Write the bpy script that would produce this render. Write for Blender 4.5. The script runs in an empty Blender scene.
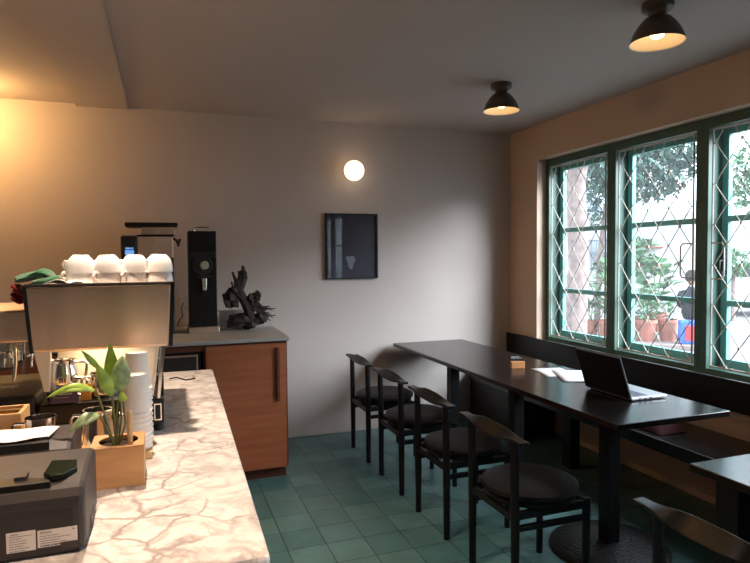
import bpy, bmesh, math, random
from mathutils import Vector, Matrix
random.seed(7)
S = bpy.context.scene
C = S.collection
PI = math.pi

# ---------------------------------------------------------------- camera
def make_camera():
    yaw, pitch, roll = map(math.radians, (19.656, -2.334, -0.487))
    cy, sy, cp, sp = math.cos(yaw), math.sin(yaw), math.cos(pitch), math.sin(pitch)
    F = Vector((sy*cp, cy*cp, sp)); R = Vector((cy, -sy, 0)); U = R.cross(F)
    r = R*math.cos(roll) + U*math.sin(roll)
    u = -R*math.sin(roll) + U*math.cos(roll)
    m = Matrix(((r.x, u.x, -F.x, 0), (r.y, u.y, -F.y, 0), (r.z, u.z, -F.z, 1.5), (0, 0, 0, 1)))
    cd = bpy.data.cameras.new('camera'); co = bpy.data.objects.new('camera', cd); C.objects.link(co)
    co.matrix_world = m
    cd.sensor_fit = 'HORIZONTAL'; cd.sensor_width = 36; cd.lens = 595.1/750*36
    cd.clip_start = 0.05; cd.clip_end = 200
    S.camera = co
make_camera()
# ---------------------------------------------------------------- world, lights, exposure
S.view_settings.view_transform = 'Standard'
S.view_settings.look = 'None'
S.view_settings.gamma = 1
S.view_settings.use_curve_mapping = False
S.view_settings.exposure = 0.0
w = bpy.data.worlds.new('World'); S.world = w; w.use_nodes = True
bg = w.node_tree.nodes['Background']
bg.inputs[0].default_value = (0.76, 0.88, 1.0, 1); bg.inputs[1].default_value = 5.6

def add_light(name, kind, loc, energy, color, size=0.1, rot=(0, 0, 0), **kw):
    d = bpy.data.lights.new(name, kind); d.energy = energy; d.color = color
    if kind == 'AREA': d.size = size
    else: d.shadow_soft_size = size
    for k, v in kw.items(): setattr(d, k, v)
    o = bpy.data.objects.new(name, d); o.location = loc; o.rotation_euler = rot; C.objects.link(o)
    return o
def sun_dir(v):
    return Vector(v).to_track_quat('-Z', 'Y').to_euler()
sun = add_light('soft_daylight', 'SUN', (8, -4, 8), 15.0, (.80, .90, 1.0), rot=sun_dir((-.55, .60, -.42)))
sun.data.angle = math.radians(36)
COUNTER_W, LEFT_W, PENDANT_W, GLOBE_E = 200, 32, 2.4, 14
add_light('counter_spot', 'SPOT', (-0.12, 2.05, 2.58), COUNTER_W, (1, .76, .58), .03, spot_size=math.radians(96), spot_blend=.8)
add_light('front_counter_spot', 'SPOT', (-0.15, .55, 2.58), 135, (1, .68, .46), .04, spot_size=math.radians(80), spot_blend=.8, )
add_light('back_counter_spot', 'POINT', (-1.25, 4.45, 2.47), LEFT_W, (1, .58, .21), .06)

# ---------------------------------------------------------------- materials
def nt(name):
    m = bpy.data.materials.new(name); m.use_nodes = True
    return m, m.node_tree, m.node_tree.nodes['Principled BSDF']
def link(t, a, b): t.links.new(a, b)
def mat(name, col, rough=.5, metal=0, noise=0, nscale=8, bump=0, bscale=60, spec=.5, coat=0, emit=None, estr=0, stretch=None, sheen=0):
    m, t, b = nt(name)
    b.inputs['Base Color'].default_value = (*col, 1); b.inputs['Roughness'].default_value = rough
    b.inputs['Metallic'].default_value = metal; b.inputs['Specular IOR Level'].default_value = spec
    b.inputs['Coat Weight'].default_value = coat; b.inputs['Coat Roughness'].default_value = .15
    b.inputs['Sheen Weight'].default_value = sheen
    if emit: b.inputs['Emission Color'].default_value = (*emit, 1); b.inputs['Emission Strength'].default_value = estr
    tc = t.nodes.new('ShaderNodeTexCoord'); src = tc.outputs['Object']
    if stretch:
        mp = t.nodes.new('ShaderNodeMapping'); mp.inputs['Scale'].default_value = stretch
        link(t, src, mp.inputs[0]); src = mp.outputs[0]
    if noise:
        n = t.nodes.new('ShaderNodeTexNoise'); n.inputs['Scale'].default_value = nscale; n.inputs['Detail'].default_value = 5
        link(t, src, n.inputs['Vector'])
        r = t.nodes.new('ShaderNodeValToRGB')
        r.color_ramp.elements[0].position = .3; r.color_ramp.elements[1].position = .7
        r.color_ramp.elements[0].color = (*[c*(1-noise) for c in col], 1)
        r.color_ramp.elements[1].color = (*[min(1, c*(1+noise)) for c in col], 1)
        link(t, n.outputs['Fac'], r.inputs[0]); link(t, r.outputs[0], b.inputs['Base Color'])
    if bump:
        n2 = t.nodes.new('ShaderNodeTexNoise'); n2.inputs['Scale'].default_value = bscale; n2.inputs['Detail'].default_value = 4
        link(t, src, n2.inputs['Vector'])
        bp = t.nodes.new('ShaderNodeBump'); bp.inputs['Strength'].default_value = bump; bp.inputs['Distance'].default_value = .01
        link(t, n2.outputs['Fac'], bp.inputs['Height']); link(t, bp.outputs[0], b.inputs['Normal'])
    return m
def wood(name, a, b_, rough=.45, scale=(1, 12, 12), sc=4, coat=0):
    m, t, b = nt(name)
    tc = t.nodes.new('ShaderNodeTexCoord'); mp = t.nodes.new('ShaderNodeMapping'); mp.inputs['Scale'].default_value = scale
    n = t.nodes.new('ShaderNodeTexNoise'); n.inputs['Scale'].default_value = sc; n.inputs['Detail'].default_value = 6; n.inputs['Distortion'].default_value = .6
    r = t.nodes.new('ShaderNodeValToRGB'); r.color_ramp.elements[0].position = .3; r.color_ramp.elements[1].position = .72
    r.color_ramp.elements[0].color = (*a, 1); r.color_ramp.elements[1].color = (*b_, 1)
    link(t, tc.outputs['Object'], mp.inputs[0]); link(t, mp.outputs[0], n.inputs['Vector']); link(t, n.outputs['Fac'], r.inputs[0])
    link(t, r.outputs[0], b.inputs['Base Color']); b.inputs['Roughness'].default_value = rough; b.inputs['Coat Weight'].default_value = coat
    return m
def tile_mat():
    m, t, b = nt('teal_floor_tile')
    tc = t.nodes.new('ShaderNodeTexCoord'); mp = t.nodes.new('ShaderNodeMapping')
    mp.inputs['Location'].default_value = (-0.78+20*.205, -2.77+30*.205, 0)
    br = t.nodes.new('ShaderNodeTexBrick'); br.offset = 0; br.squash = 1
    br.inputs['Scale'].default_value = 1; br.inputs['Brick Width'].default_value = .205; br.inputs['Row Height'].default_value = .205
    br.inputs['Mortar Size'].default_value = .0028; br.inputs['Mortar Smooth'].default_value = .3
    br.inputs['Color1'].default_value = (.050, .140, .145, 1); br.inputs['Color2'].default_value = (.105, .225, .22, 1)
    br.inputs['Mortar'].default_value = (.022, .035, .03, 1)
    link(t, tc.outputs['Object'], mp.inputs[0]); link(t, mp.outputs[0], br.inputs['Vector'])
    n = t.nodes.new('ShaderNodeTexNoise'); n.inputs['Scale'].default_value = 7; n.inputs['Detail'].default_value = 4
    link(t, tc.outputs['Object'], n.inputs['Vector'])
    mx = t.nodes.new('ShaderNodeMix'); mx.data_type = 'RGBA'; mx.blend_type = 'OVERLAY'; mx.inputs[0].default_value = .35
    link(t, br.outputs['Color'], mx.inputs[6]); link(t, n.outputs['Fac'], mx.inputs[7]); link(t, mx.outputs[2], b.inputs['Base Color'])
    b.inputs['Roughness'].default_value = .33
    bp = t.nodes.new('ShaderNodeBump'); bp.inputs['Strength'].default_value = .5; bp.inputs['Distance'].default_value = .004; bp.invert = True
    ad = t.nodes.new('ShaderNodeMath'); ad.operation = 'ADD'
    ml = t.nodes.new('ShaderNodeMath'); ml.operation = 'MULTIPLY'; ml.inputs[1].default_value = .5
    link(t, n.outputs['Fac'], ml.inputs[0]); link(t, br.outputs['Fac'], ad.inputs[0]); link(t, ml.outputs[0], ad.inputs[1])
    link(t, ad.outputs[0], bp.inputs['Height']); link(t, bp.outputs[0], b.inputs['Normal'])
    return m
def marble_mat():
    m, t, b = nt('veined_marble')
    tc = t.nodes.new('ShaderNodeTexCoord')
    def noise(sc, det, dist=0):
        n = t.nodes.new('ShaderNodeTexNoise'); n.inputs['Scale'].default_value = sc; n.inputs['Detail'].default_value = det; n.inputs['Distortion'].default_value = dist
        link(t, tc.outputs['Object'], n.inputs['Vector']); return n
    n = noise(7, 6)
    mx = t.nodes.new('ShaderNodeMix'); mx.data_type = 'VECTOR'; mx.inputs[0].default_value = .13
    link(t, tc.outputs['Object'], mx.inputs[4]); link(t, n.outputs['Color'], mx.inputs[5])
    def veins(sc, w0, w1):
        v = t.nodes.new('ShaderNodeTexVoronoi'); v.feature = 'DISTANCE_TO_EDGE'; v.inputs['Scale'].default_value = sc
        link(t, mx.outputs[1], v.inputs['Vector'])
        r = t.nodes.new('ShaderNodeMapRange'); r.inputs[1].default_value = w0; r.inputs[2].default_value = w1; r.inputs[3].default_value = 1; r.inputs[4].default_value = 0
        r.interpolation_type = 'SMOOTHSTEP'
        link(t, v.outputs['Distance'], r.inputs[0]); return r.outputs[0]
    def mul(a, b_):
        k = t.nodes.new('ShaderNodeMath'); k.operation = 'MULTIPLY'; link(t, a, k.inputs[0]); link(t, b_, k.inputs[1]); return k.outputs[0]
    def ramp(src, a, c):
        r = t.nodes.new('ShaderNodeMapRange'); r.inputs[1].default_value = a; r.inputs[2].default_value = c; link(t, src, r.inputs[0]); return r.outputs[0]
    v1 = mul(veins(11, 0, .085), ramp(noise(5, 4).outputs['Fac'], .36, .60))
    v2 = mul(veins(23, 0, .08), ramp(noise(8, 4, .5).outputs['Fac'], .48, .66))
    bl = ramp(noise(11, 8, 1.6).outputs['Fac'], .44, .64)
    def blend(base, col, fac, amt):
        q = t.nodes.new('ShaderNodeMix'); q.data_type = 'RGBA'
        k = t.nodes.new('ShaderNodeMath'); k.operation = 'MULTIPLY'; k.inputs[1].default_value = amt; link(t, fac, k.inputs[0]); link(t, k.outputs[0], q.inputs[0])
        if isinstance(base, tuple): q.inputs[6].default_value = base
        else: link(t, base, q.inputs[6])
        q.inputs[7].default_value = col; return q.outputs[2]
    c = blend((.74, .71, .68, 1), (.42, .39, .375, 1), bl, .72)
    c = blend(c, (.30, .26, .245, 1), v1, .9)
    c = blend(c, (.38, .32, .29, 1), v2, .6)
    link(t, c, b.inputs['Base Color']); b.inputs['Roughness'].default_value = .22
    return m
def glass_mat(name, tint=(1, 1, 1), haze=0):
    m = bpy.data.materials.new(name); m.use_nodes = True; t = m.node_tree; t.nodes.clear()
    o = t.nodes.new('ShaderNodeOutputMaterial'); mx = t.nodes.new('ShaderNodeMixShader'); tr = t.nodes.new('ShaderNodeBsdfTransparent')
    gl = t.nodes.new('ShaderNodeBsdfGlossy'); gl.inputs['Roughness'].default_value = .01; tr.inputs[0].default_value = (*tint, 1)
    fr = t.nodes.new('ShaderNodeFresnel'); fr.inputs[0].default_value = 1.45
    ge = t.nodes.new('ShaderNodeNewGeometry'); sb = t.nodes.new('ShaderNodeMath'); sb.operation = 'SUBTRACT'; sb.inputs[0].default_value = 1
    mu = t.nodes.new('ShaderNodeMath'); mu.operation = 'MULTIPLY'
    link(t, ge.outputs['Backfacing'], sb.inputs[1]); link(t, sb.outputs[0], mu.inputs[0]); link(t, fr.outputs[0], mu.inputs[1])
    link(t, mu.outputs[0], mx.inputs[0]); link(t, gl.outputs[0], mx.inputs[2])
    dm = t.nodes.new('ShaderNodeMixShader'); dm.inputs[0].default_value = haze; tl = t.nodes.new('ShaderNodeBsdfTranslucent'); tl.inputs[0].default_value = (.9, .93, .95, 1)  # translucent share imitates the haze that pales the view outside
    link(t, tr.outputs[0], dm.inputs[1]); link(t, tl.outputs[0], dm.inputs[2]); link(t, dm.outputs[0], mx.inputs[1]); link(t, mx.outputs[0], o.inputs[0])
    return m
M = dict(
    wall=mat('wall_paint', (.50, .425, .385), .8, noise=.03, nscale=2, bump=.08, bscale=90),
    wallr=mat('window_wall_paint', (.55, .40, .30), .8, noise=.03, nscale=2, bump=.08, bscale=90),
    ceil=mat('ceiling_paint', (.46, .39, .355), .85, bump=.08, bscale=60),
    ceilwarm=mat('ceiling_strip_paint', (.46, .39, .355), .85),
    base=mat('baseboard_paint', (.50, .43, .38), .6),
    tile=tile_mat(), marble=marble_mat(),
    black=mat('black_stained_wood', (.0045, .004, .0045), .36, spec=.35, noise=.3, nscale=20, stretch=(8, 1, 8), bump=.05, bscale=40),
    tabletop=mat('black_table_laminate', (.009, .0075, .0075), .22, bump=.04, bscale=30),
    seat=mat('black_vinyl', (.006, .0058, .0075), .5, spec=.22, bump=.06, bscale=120),
    iron=mat('hammered_black_iron', (.02, .018, .018), .38, metal=.4, bump=1.0, bscale=55),
    green=mat('dark_green_paint', (.04, .100, .074), .45, noise=.15),
    teal=mat('skylit_teal_paint', (.14, .40, .38), .45, noise=.1),  # sash colour brightened to imitate direct sky on its inner faces
    white_iron=mat('cream_painted_iron', (.50, .46, .41), .5),
    glass=glass_mat('window_glass', (.97, .98, .98), .012), pglass=glass_mat('picture_glass'),
    cabinet=wood('reddish_wood_veneer', (.32, .090, .034), (.42, .135, .055), .4, (1, 1, 10), 3),
    cabdark=wood('dark_reddish_wood', (.11, .028, .012), (.16, .042, .018), .5, (1, 1, 10), 3),
    panel=mat('dark_brown_panel', (.022, .015, .012), .4),
    slab=mat('pale_stone_worktop', (.42, .40, .38), .35, noise=.06, nscale=20),
    steel=mat('brushed_steel', (.76, .60, .47), .38, metal=1, noise=.18, nscale=6, bump=.04, bscale=30, stretch=(1, 1, .02)),  # vertical bands in the colour imitate highlights on the brushed panel
    chrome=mat('polished_steel', (.78, .74, .70), .12, metal=1),
    inner=mat('satin_steel_interior', (.80, .72, .60), .5, metal=.35),
    mblack=mat('black_metal', (.006, .0055, .0055), .4, spec=.35),
    plastic=mat('charcoal_plastic', (.030, .024, .023), .5, bump=.04, bscale=200),
    plasticd=mat('dark_charcoal_plastic', (.018, .014, .013), .5),
    gwin=mat('smoked_green_window', (.008, .014, .008), .12),
    porcelain=mat('white_porcelain', (.86, .83, .80), .2),
    paint_mark=mat('grey_line_drawing', (.35, .33, .32), .4),
    paper=mat('white_paper', (.84, .84, .86), .7),
    paperw=mat('white_receipt_paper', (.86, .84, .80), .7),
    cup=mat('white_paper_cup', (.88, .80, .72), .55),
    planter=wood('oak_planter', (.50, .24, .09), (.62, .32, .13), .5, (2, 2, 14), 3),
    board=wood('light_bamboo', (.60, .38, .17), (.72, .48, .24), .45, (3, 12, 3), 3),
    soil=mat('dark_soil', (.03, .018, .010), .95, bump=.8, bscale=80),
    leaf=mat('bright_leaf', (.42, .60, .09), .4, noise=.25, nscale=40),
    leafd=mat('pale_striped_leaf', (.36, .46, .22), .4, noise=.35, nscale=60),
    stem=mat('plant_stem', (.16, .16, .04), .5),
    sticker=mat('white_sticker', (.55, .49, .45), .5),
    ink=mat('black_ink', (.03, .025, .025), .6),
    purple=mat('violet_label', (.045, .035, .11), .4),
    white=mat('white_print', (.8, .8, .8), .5),
    amber=mat('amber_card', (.75, .36, .08), .4),
    gcloth=mat('green_cloth', (.028, .12, .05), .95, noise=.2, nscale=40, bump=.6, bscale=200, sheen=.3),
    rcloth=mat('red_cloth', (.20, .012, .014), .95, bump=.6, bscale=200),
    wcloth=mat('white_cloth', (.80, .76, .70), .95, bump=.5, bscale=150),
    screen=mat('blue_display', (.02, .05, .1), .3, emit=(.18, .42, .95), estr=.9),
    lampshade=mat('dark_bronze_enamel', (.075, .052, .042), .42),
    lampin=mat('cream_lamp_inside', (.80, .70, .55), .5),
    bulb=mat('glowing_bulb', (1, .8, .5), .5, emit=(1, .66, .34), estr=9),
    globe=mat('glowing_opal_glass', (.9, .8, .7), .3, emit=(1, .78, .52), estr=GLOBE_E*.14),
    dial=mat('cream_dial', (.46, .44, .36), .4),
    coral=wood('dark_driftwood', (.022, .012, .010), (.065, .042, .036), .7, (8, 8, 8), 5),
    brass=mat('polished_brass', (.55, .35, .14), .3, metal=1),
    picture=mat('dark_navy_print', (.016, .014, .030), .6, noise=.25, nscale=3),
    blotch=mat('pale_grey_patch', (.16, .16, .20), .6),  # irregular pale patch on the dark picture
    lid=mat('black_laptop_shell', (.010, .009, .011), .35),
    alu=mat('silver_laptop_base', (.42, .42, .44), .35, metal=.6),
    key=mat('dark_keys', (.10, .12, .17), .4),
    orangewood=wood('orange_pine', (.55, .22, .08), (.66, .30, .12), .5, (8, 2, 8), 3),
    red=mat('dark_red_fabric', (.05, .005, .008), .9),
    # outdoors
    paving=mat('grey_paving', (.20, .19, .185), .9, noise=.12, nscale=3),
    kerb=mat('pinkish_concrete', (.24, .185, .17), .9, noise=.1, nscale=4),
    housewall=mat('white_render', (.60, .62, .62), .9),
    bark=mat('pinkish_grey_bark', (.20, .145, .13), .95, noise=.4, nscale=9, bump=.8, bscale=12),
    terra=mat('terracotta', (.32, .115, .075), .8, noise=.12),
    f1=mat('mid_green_foliage', (.10, .22, .11), .55, noise=.4, nscale=4),
    f2=mat('dark_green_foliage', (.07, .14, .11), .55, noise=.4, nscale=4),
    f3=mat('pale_green_foliage', (.11, .22, .11), .5, noise=.3, nscale=5),
    roofb=mat('blue_grey_roof', (.17, .21, .27), .6),
    hair=mat('dark_hair', (.02, .015, .013), .8),
    skin=mat('skin', (.45, .26, .19), .6),
    dark_shirt=mat('dark_navy_shirt', (.02, .025, .04), .9),
    plum=mat('plum_trousers', (.12, .04, .10), .9),
    blue=mat('blue_bag_fabric', (.04, .14, .55), .8),
    bagred=mat('red_bag_fabric', (.60, .03, .04), .8),
    carwhite=mat('white_car_paint', (.80, .80, .82), .3),
    cardark=mat('dark_car_glass', (.02, .025, .03), .2),
)

# ---------------------------------------------------------------- mesh helpers
class MB:
    def __init__(s): s.bm = bmesh.new()
    def box(s, x0, x1, y0, y1, z0, z1):
        vs = [s.bm.verts.new(p) for p in ((x0,y0,z0),(x1,y0,z0),(x1,y1,z0),(x0,y1,z0),(x0,y0,z1),(x1,y0,z1),(x1,y1,z1),(x0,y1,z1))]
        for f in ((3,2,1,0),(4,5,6,7),(0,1,5,4),(1,2,6,5),(2,3,7,6),(3,0,4,7)): s.bm.faces.new([vs[i] for i in f])
        return s
    def hexa(s, pts):
        vs = [s.bm.verts.new(p) for p in pts]
        for f in ((3,2,1,0),(4,5,6,7),(0,1,5,4),(1,2,6,5),(2,3,7,6),(3,0,4,7)): s.bm.faces.new([vs[i] for i in f])
        return s
    def prism(s, poly, axis, a, b):
        """extrude a 2-D polygon along axis (0,1,2) from a to b"""
        def P(p, t):
            q = [0, 0, 0]; o = [i for i in range(3) if i != axis]
            q[o[0]], q[o[1]], q[axis] = p[0], p[1], t
            return q
        A = [s.bm.verts.new(P(p, a)) for p in poly]; B = [s.bm.verts.new(P(p, b)) for p in poly]
        n = len(poly)
        s.bm.faces.new(A); s.bm.faces.new(B[::-1])
        for i in range(n): s.bm.faces.new((A[i], B[i], B[(i+1) % n], A[(i+1) % n]))
        return s
    def tube(s, pts, r, seg=8, cap=True):
        pts = [Vector(p) for p in pts]; rs = r if isinstance(r, (list, tuple)) else [r]*len(pts)
        rings = []; prev = None
        for i, p in enumerate(pts):
            d = (pts[min(i+1, len(pts)-1)] - pts[max(i-1, 0)]).normalized()
            if prev is None:
                a = Vector((0, 0, 1)) if abs(d.z) < .9 else Vector((1, 0, 0))
                x = d.cross(a).normalized()
            else: x = (prev - d*prev.dot(d)).normalized()
            prev = x; y = d.cross(x)
            rings.append([s.bm.verts.new(p + (x*math.cos(2*PI*k/seg) + y*math.sin(2*PI*k/seg))*rs[i]) for k in range(seg)])
        for a, b in zip(rings, rings[1:]):
            for k in range(seg): s.bm.faces.new((a[k], a[(k+1) % seg], b[(k+1) % seg], b[k]))
        if cap: s.bm.faces.new(rings[0][::-1]); s.bm.faces.new(rings[-1])
        return s
    def lathe(s, prof, c=(0, 0, 0), seg=28, flip=False):
        rings = []
        for r, z in prof:
            if r < 1e-6: rings.append([s.bm.verts.new((c[0], c[1], c[2]+z))])
            else: rings.append([s.bm.verts.new((c[0]+r*math.cos(2*PI*k/seg), c[1]+r*math.sin(2*PI*k/seg), c[2]+z)) for k in range(seg)])
        for a, b in zip(rings, rings[1:]):
            for k in range(seg):
                k2 = (k+1) % seg
                if len(a) == 1 and len(b) == 1: continue
                if len(a) == 1: s.bm.faces.new((a[0], b[k2], b[k]))
                elif len(b) == 1: s.bm.faces.new((a[k], a[k2], b[0]))
                else: s.bm.faces.new((a[k], a[k2], b[k2], b[k]))
        return s
    def leaf(s, base, tip, width, bend=.0, up=Vector((0, 0, 1)), n=8, fold=.15, shape=1.0):
        base, tip = Vector(base), Vector(tip); d = tip-base; side = d.cross(up)
        if side.length < 1e-5: side = Vector((1, 0, 0))
        side.normalize(); nn = side.cross(d).normalized()
        rows = []
        for i in range(n+1):
            t = i/n; wv = width*.5*(math.sin(PI*min(1, t**.8))**shape)+.0006
            p = base + d*t + nn*(bend*math.sin(PI*t))
            rows.append([s.bm.verts.new(p - side*wv + nn*wv*fold*2), s.bm.verts.new(p), s.bm.verts.new(p + side*wv + nn*wv*fold*2)])
        for a, b in zip(rows, rows[1:]):
            s.bm.faces.new((a[0], a[1], b[1], b[0])); s.bm.faces.new((a[1], a[2], b[2], b[1]))
        return s
    def grid(s, fn, nu, nv):
        g = [[s.bm.verts.new(fn(i/nu, j/nv)) for j in range(nv+1)] for i in range(nu+1)]
        for i in range(nu):
            for j in range(nv): s.bm.faces.new((g[i][j], g[i+1][j], g[i+1][j+1], g[i][j+1]))
        return s
    def build(s, name, m, parent=None, smooth=False, bevel=0, solid=0, loc=None, subsurf=0):
        bmesh.ops.recalc_face_normals(s.bm, faces=s.bm.faces)
        me = bpy.data.meshes.new(name); s.bm.to_mesh(me); s.bm.free()
        o = bpy.data.objects.new(name, me); C.objects.link(o); me.materials.append(m)
        if parent: o.parent = parent
        if loc: o.location = loc
        if smooth:
            for p in me.polygons: p.use_smooth = True
            me.set_sharp_from_angle(angle=math.radians(40))
        if solid: md = o.modifiers.new('solid', 'SOLIDIFY'); md.thickness = solid; md.offset = 0
        if subsurf: md = o.modifiers.new('sub', 'SUBSURF'); md.levels = subsurf; md.render_levels = subsurf
        if bevel:
            md = o.modifiers.new('bevel', 'BEVEL'); md.width = bevel; md.segments = 2; md.limit_method = 'ANGLE'; md.angle_limit = math.radians(40)
        return o
def tag(o, label, cat, group=None, kind=None):
    o['label'] = label
    if cat: o['category'] = cat
    if group: o['group'] = group
    if kind: o['kind'] = kind
    return o
def thing(name, label, cat, loc=(0, 0, 0), group=None, rz=0):
    o = bpy.data.objects.new(name, None); o.empty_display_size = .1; C.objects.link(o)
    o.location = loc; o.rotation_euler = (0, 0, rz)
    return tag(o, label, cat, group)
def struct(o, label=None):
    o['kind'] = 'structure'
    if label: o['label'] = label
    return o
def copy_tree(o, parent=None):
    c = o.copy(); C.objects.link(c)
    if parent: c.parent = parent
    for ch in list(o.children): copy_tree(ch, c)
    return c
def text(body, size, name, m, parent, mtx, extrude=.0004):
    cu = bpy.data.curves.new(name, 'FONT'); cu.body = body; cu.size = size; cu.extrude = extrude
    tmp = bpy.data.objects.new(name, cu); C.objects.link(tmp)
    bpy.context.view_layer.update()
    me = bpy.data.meshes.new_from_object(tmp.evaluated_get(bpy.context.evaluated_depsgraph_get()))
    bpy.data.objects.remove(tmp)
    me.materials.clear(); me.materials.append(m)
    o = bpy.data.objects.new(name, me); C.objects.link(o); o.matrix_world = mtx
    if parent: o.parent = parent
    return o
UPRIGHT = Matrix.Rotation(PI/2, 4, 'X')   # text facing -Y

# ---------------------------------------------------------------- room shell
XR, YB, ZC = 3.1, 4.87, 2.64
XL, YF = -2.6, -3.2
struct(MB().box(XL-.2, XR+.36, YF-.2, YB+.2, -.12, 0).build('floor', M['tile']), 'square teal green glazed floor tiles')
struct(MB().box(XL-.2, XR+.36, YF-.2, YB+.2, ZC, ZC+.12).build('ceiling', M['ceil']), 'plain painted ceiling')
struct(MB().box(-.567, -.218, YF, YB, ZC-.018, ZC).build('trim_1', M['ceilwarm']), 'shallow plaster strip running along the ceiling')
struct(MB().box(XL-.2, XR+.36, YB, YB+.2, 0, ZC).build('wall_back', M['wall']), 'plain greige back wall')
struct(MB().box(XL-.2, XL, YF-.2, YB, 0, ZC).build('wall_left', M['wall']))
struct(MB().box(XL, XR+.36, YF-.2, YF, 0, ZC).build('wall_front', M['wall']))
WZ0, WZ1 = .74, 2.34
W1 = (1.20, 4.447); W2 = (-2.3, -.72)
rw = MB()
rw.box(XR, XR+.28, -.12, YB, 0, WZ0); rw.box(XR, XR+.28, -.12, YB, WZ1, ZC); rw.box(XR, XR+.10, YF, -.12, 0, WZ0); rw.box(XR, XR+.10, YF, -.12, WZ1, ZC)
rw.box(XR, XR+.28, W1[1], YB, WZ0, WZ1); rw.box(XR, XR+.28, W2[1]+.6, W1[0], WZ0, WZ1); rw.box(XR, XR+.10, W2[1], W2[1]+.6, WZ0, WZ1); rw.box(XR, XR+.10, YF, W2[0], WZ0, WZ1)
struct(rw.build('wall_right', M['wallr']), 'warm painted wall around the windows')
struct(MB().box(-2.5, XR-.015, YB-.012, YB, 0, .05).build('baseboard_back', M['base'], bevel=.003))
struct(MB().box(XR-.014, XR, -2.5, YB-.012, 0, .045).build('baseboard_right', M['wallr'], bevel=.003))
struct(MB().box(XR-.02, XR, .3, YB, .555, .575).build('pale_strip', M['base'], bevel=.003), 'narrow pale strip on the wall behind the bench')  # thin pale strip below the backrest

# windows: one frame per casement, glass, sash bars, security grille
def casement(n, y0, y1, grille=True, side_bump=None, latch=False, glab=None, shallow=0):
    """opening from y0 (near) to y1 (far)"""
    fr = MB()
    fr.box(3.19, 3.34, y1, y1+.045, WZ0, WZ1); fr.box(3.19, 3.34, y0-.045, y0, WZ0, WZ1)
    fr.box(3.19, 3.34, y0, y1, WZ1-.06, WZ1); fr.box(3.19, 3.34, y0, y1, WZ0, WZ0+.05)
    f = struct(fr.build(f'window_{n}', M['green'], bevel=.002), 'tall green casement window with two glazing bars')
    s = MB()
    a, b = y0+.005, y1-.005; z0, z1 = WZ0+.055, WZ1-.065
    if shallow: f.scale = (.45, 1, 1); f.location = (3.105-3.19*.45, 0, 0)
    for q in ((a, a+.045), (b-.045, b)): s.box(3.30, 3.335, q[0], q[1], z0, z1)
    s.box(3.30, 3.335, a+.045, b-.045, z0, z0+.05); s.box(3.30, 3.335, a+.045, b-.045, z1-.035, z1)
    for z in (1.195, 1.72): s.box(3.302, 3.333, a+.045, b-.045, z-.018, z+.018)
    s.build('sash', M['teal'], f, bevel=.002)
    MB().box(3.316, 3.319, a+.04, b-.04, z0+.04, z1-.03).build('window_pane', M['glass'], f)
    if latch:
        l = MB(); l.box(3.285, 3.30, b-.04, b-.015, 1.40, 1.52); l.tube([(3.285, b-.028, 1.46), (3.255, b-.028, 1.46), (3.25, b-.03, 1.40)], .006)
        l.build('latch', M['mblack'], f, smooth=True)
    if grille:
        g = MB(); X = 3.20 - shallow; r = .0038
        ys, ye = y0+.025, y1-.025
        g.tube([(X, ys, WZ0+.06), (X, ys, WZ1-.07)], .006, 6); g.tube([(X, ye, WZ0+.06), (X, ye, WZ1-.07)], .006, 6)
        g.tube([(X, ys, WZ1-.075), (X, ye, WZ1-.075)], .006, 6); g.tube([(X, ys, WZ0+.065), (X, ye, WZ0+.065)], .006, 6)
        N = 7; p = (ye-ys-.03)/N; H = .124; zt = WZ1-.13
        nk = int((zt-WZ0-.06)/H)
        for i in range(N):
            yc = ys+.015+p*(i+.5); pts = [(X, yc, WZ1-.075), (X, yc, zt+.03)]
            for k in range(nk+1):
                z = zt-.03-k*H; sgn = 1 if (i+k) % 2 == 0 else -1
                yy = yc+sgn*(p*.5)
                edge = (i == 0 and sgn < 0) or (i == N-1 and sgn > 0)
                if side_bump and edge and 1.33 < z < 1.60 and ((i == 0 and side_bump < 0) or (i == N-1 and side_bump > 0)): pass
                pts.append((X, yy, z))
                if edge:
                    g.tube([(X, yy, z), (X, ys if i == 0 else ye, z)], .0035, 5)
            pts.append((X, yc, WZ0+.07))
            g.tube(pts, r, 5)
            for k in range(nk+1):      # clips where neighbouring rods touch
                z = zt-.03-k*H; sgn = 1 if (i+k) % 2 == 0 else -1
                if sgn > 0 and i < N-1: g.box(X-.006, X+.006, yc+p*.5-.007, yc+p*.5+.007, z-.008, z+.008)
        if side_bump:      # rectangular opening that gives access to the latch
            yb = ys if side_bump < 0 else ye; sg = 1 if side_bump < 0 else -1
            g.tube([(X-.008, yb, 1.57), (X-.008, yb+sg*.075, 1.57), (X-.008, yb+sg*.09, 1.55), (X-.008, yb+sg*.09, 1.37), (X-.008, yb+sg*.075, 1.35), (X-.008, yb, 1.35)], .005, 6)
        o = g.build('security_grille', M['white_iron'], smooth=True)
        tag(o, glab, 'window grille', 'diamond mesh window grilles')
casement(1, 3.68, 4.40, glab='cream diamond grille on the window nearest the far corner, before the trunk', side_bump=0)
casement(2, 2.88, 3.59, side_bump=-1, glab='cream iron diamond grille on the middle window, with the terracotta pots behind it')
casement(3, 2.08, 2.79, side_bump=1, latch=True, glab='cream iron diamond grille on the window cut off by the right edge')
casement(4, 1.28, 1.99, grille=True, glab='cream iron diamond grille on the nearest window, beyond the right edge')
casement(5, -1.48, -.77, grille=True, shallow=.085, glab='cream iron diamond grille of the first window behind the viewer')
casement(6, -2.25, -1.54, grille=True, glab='cream iron diamond grille of the rearmost window behind the viewer', shallow=.085)

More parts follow.
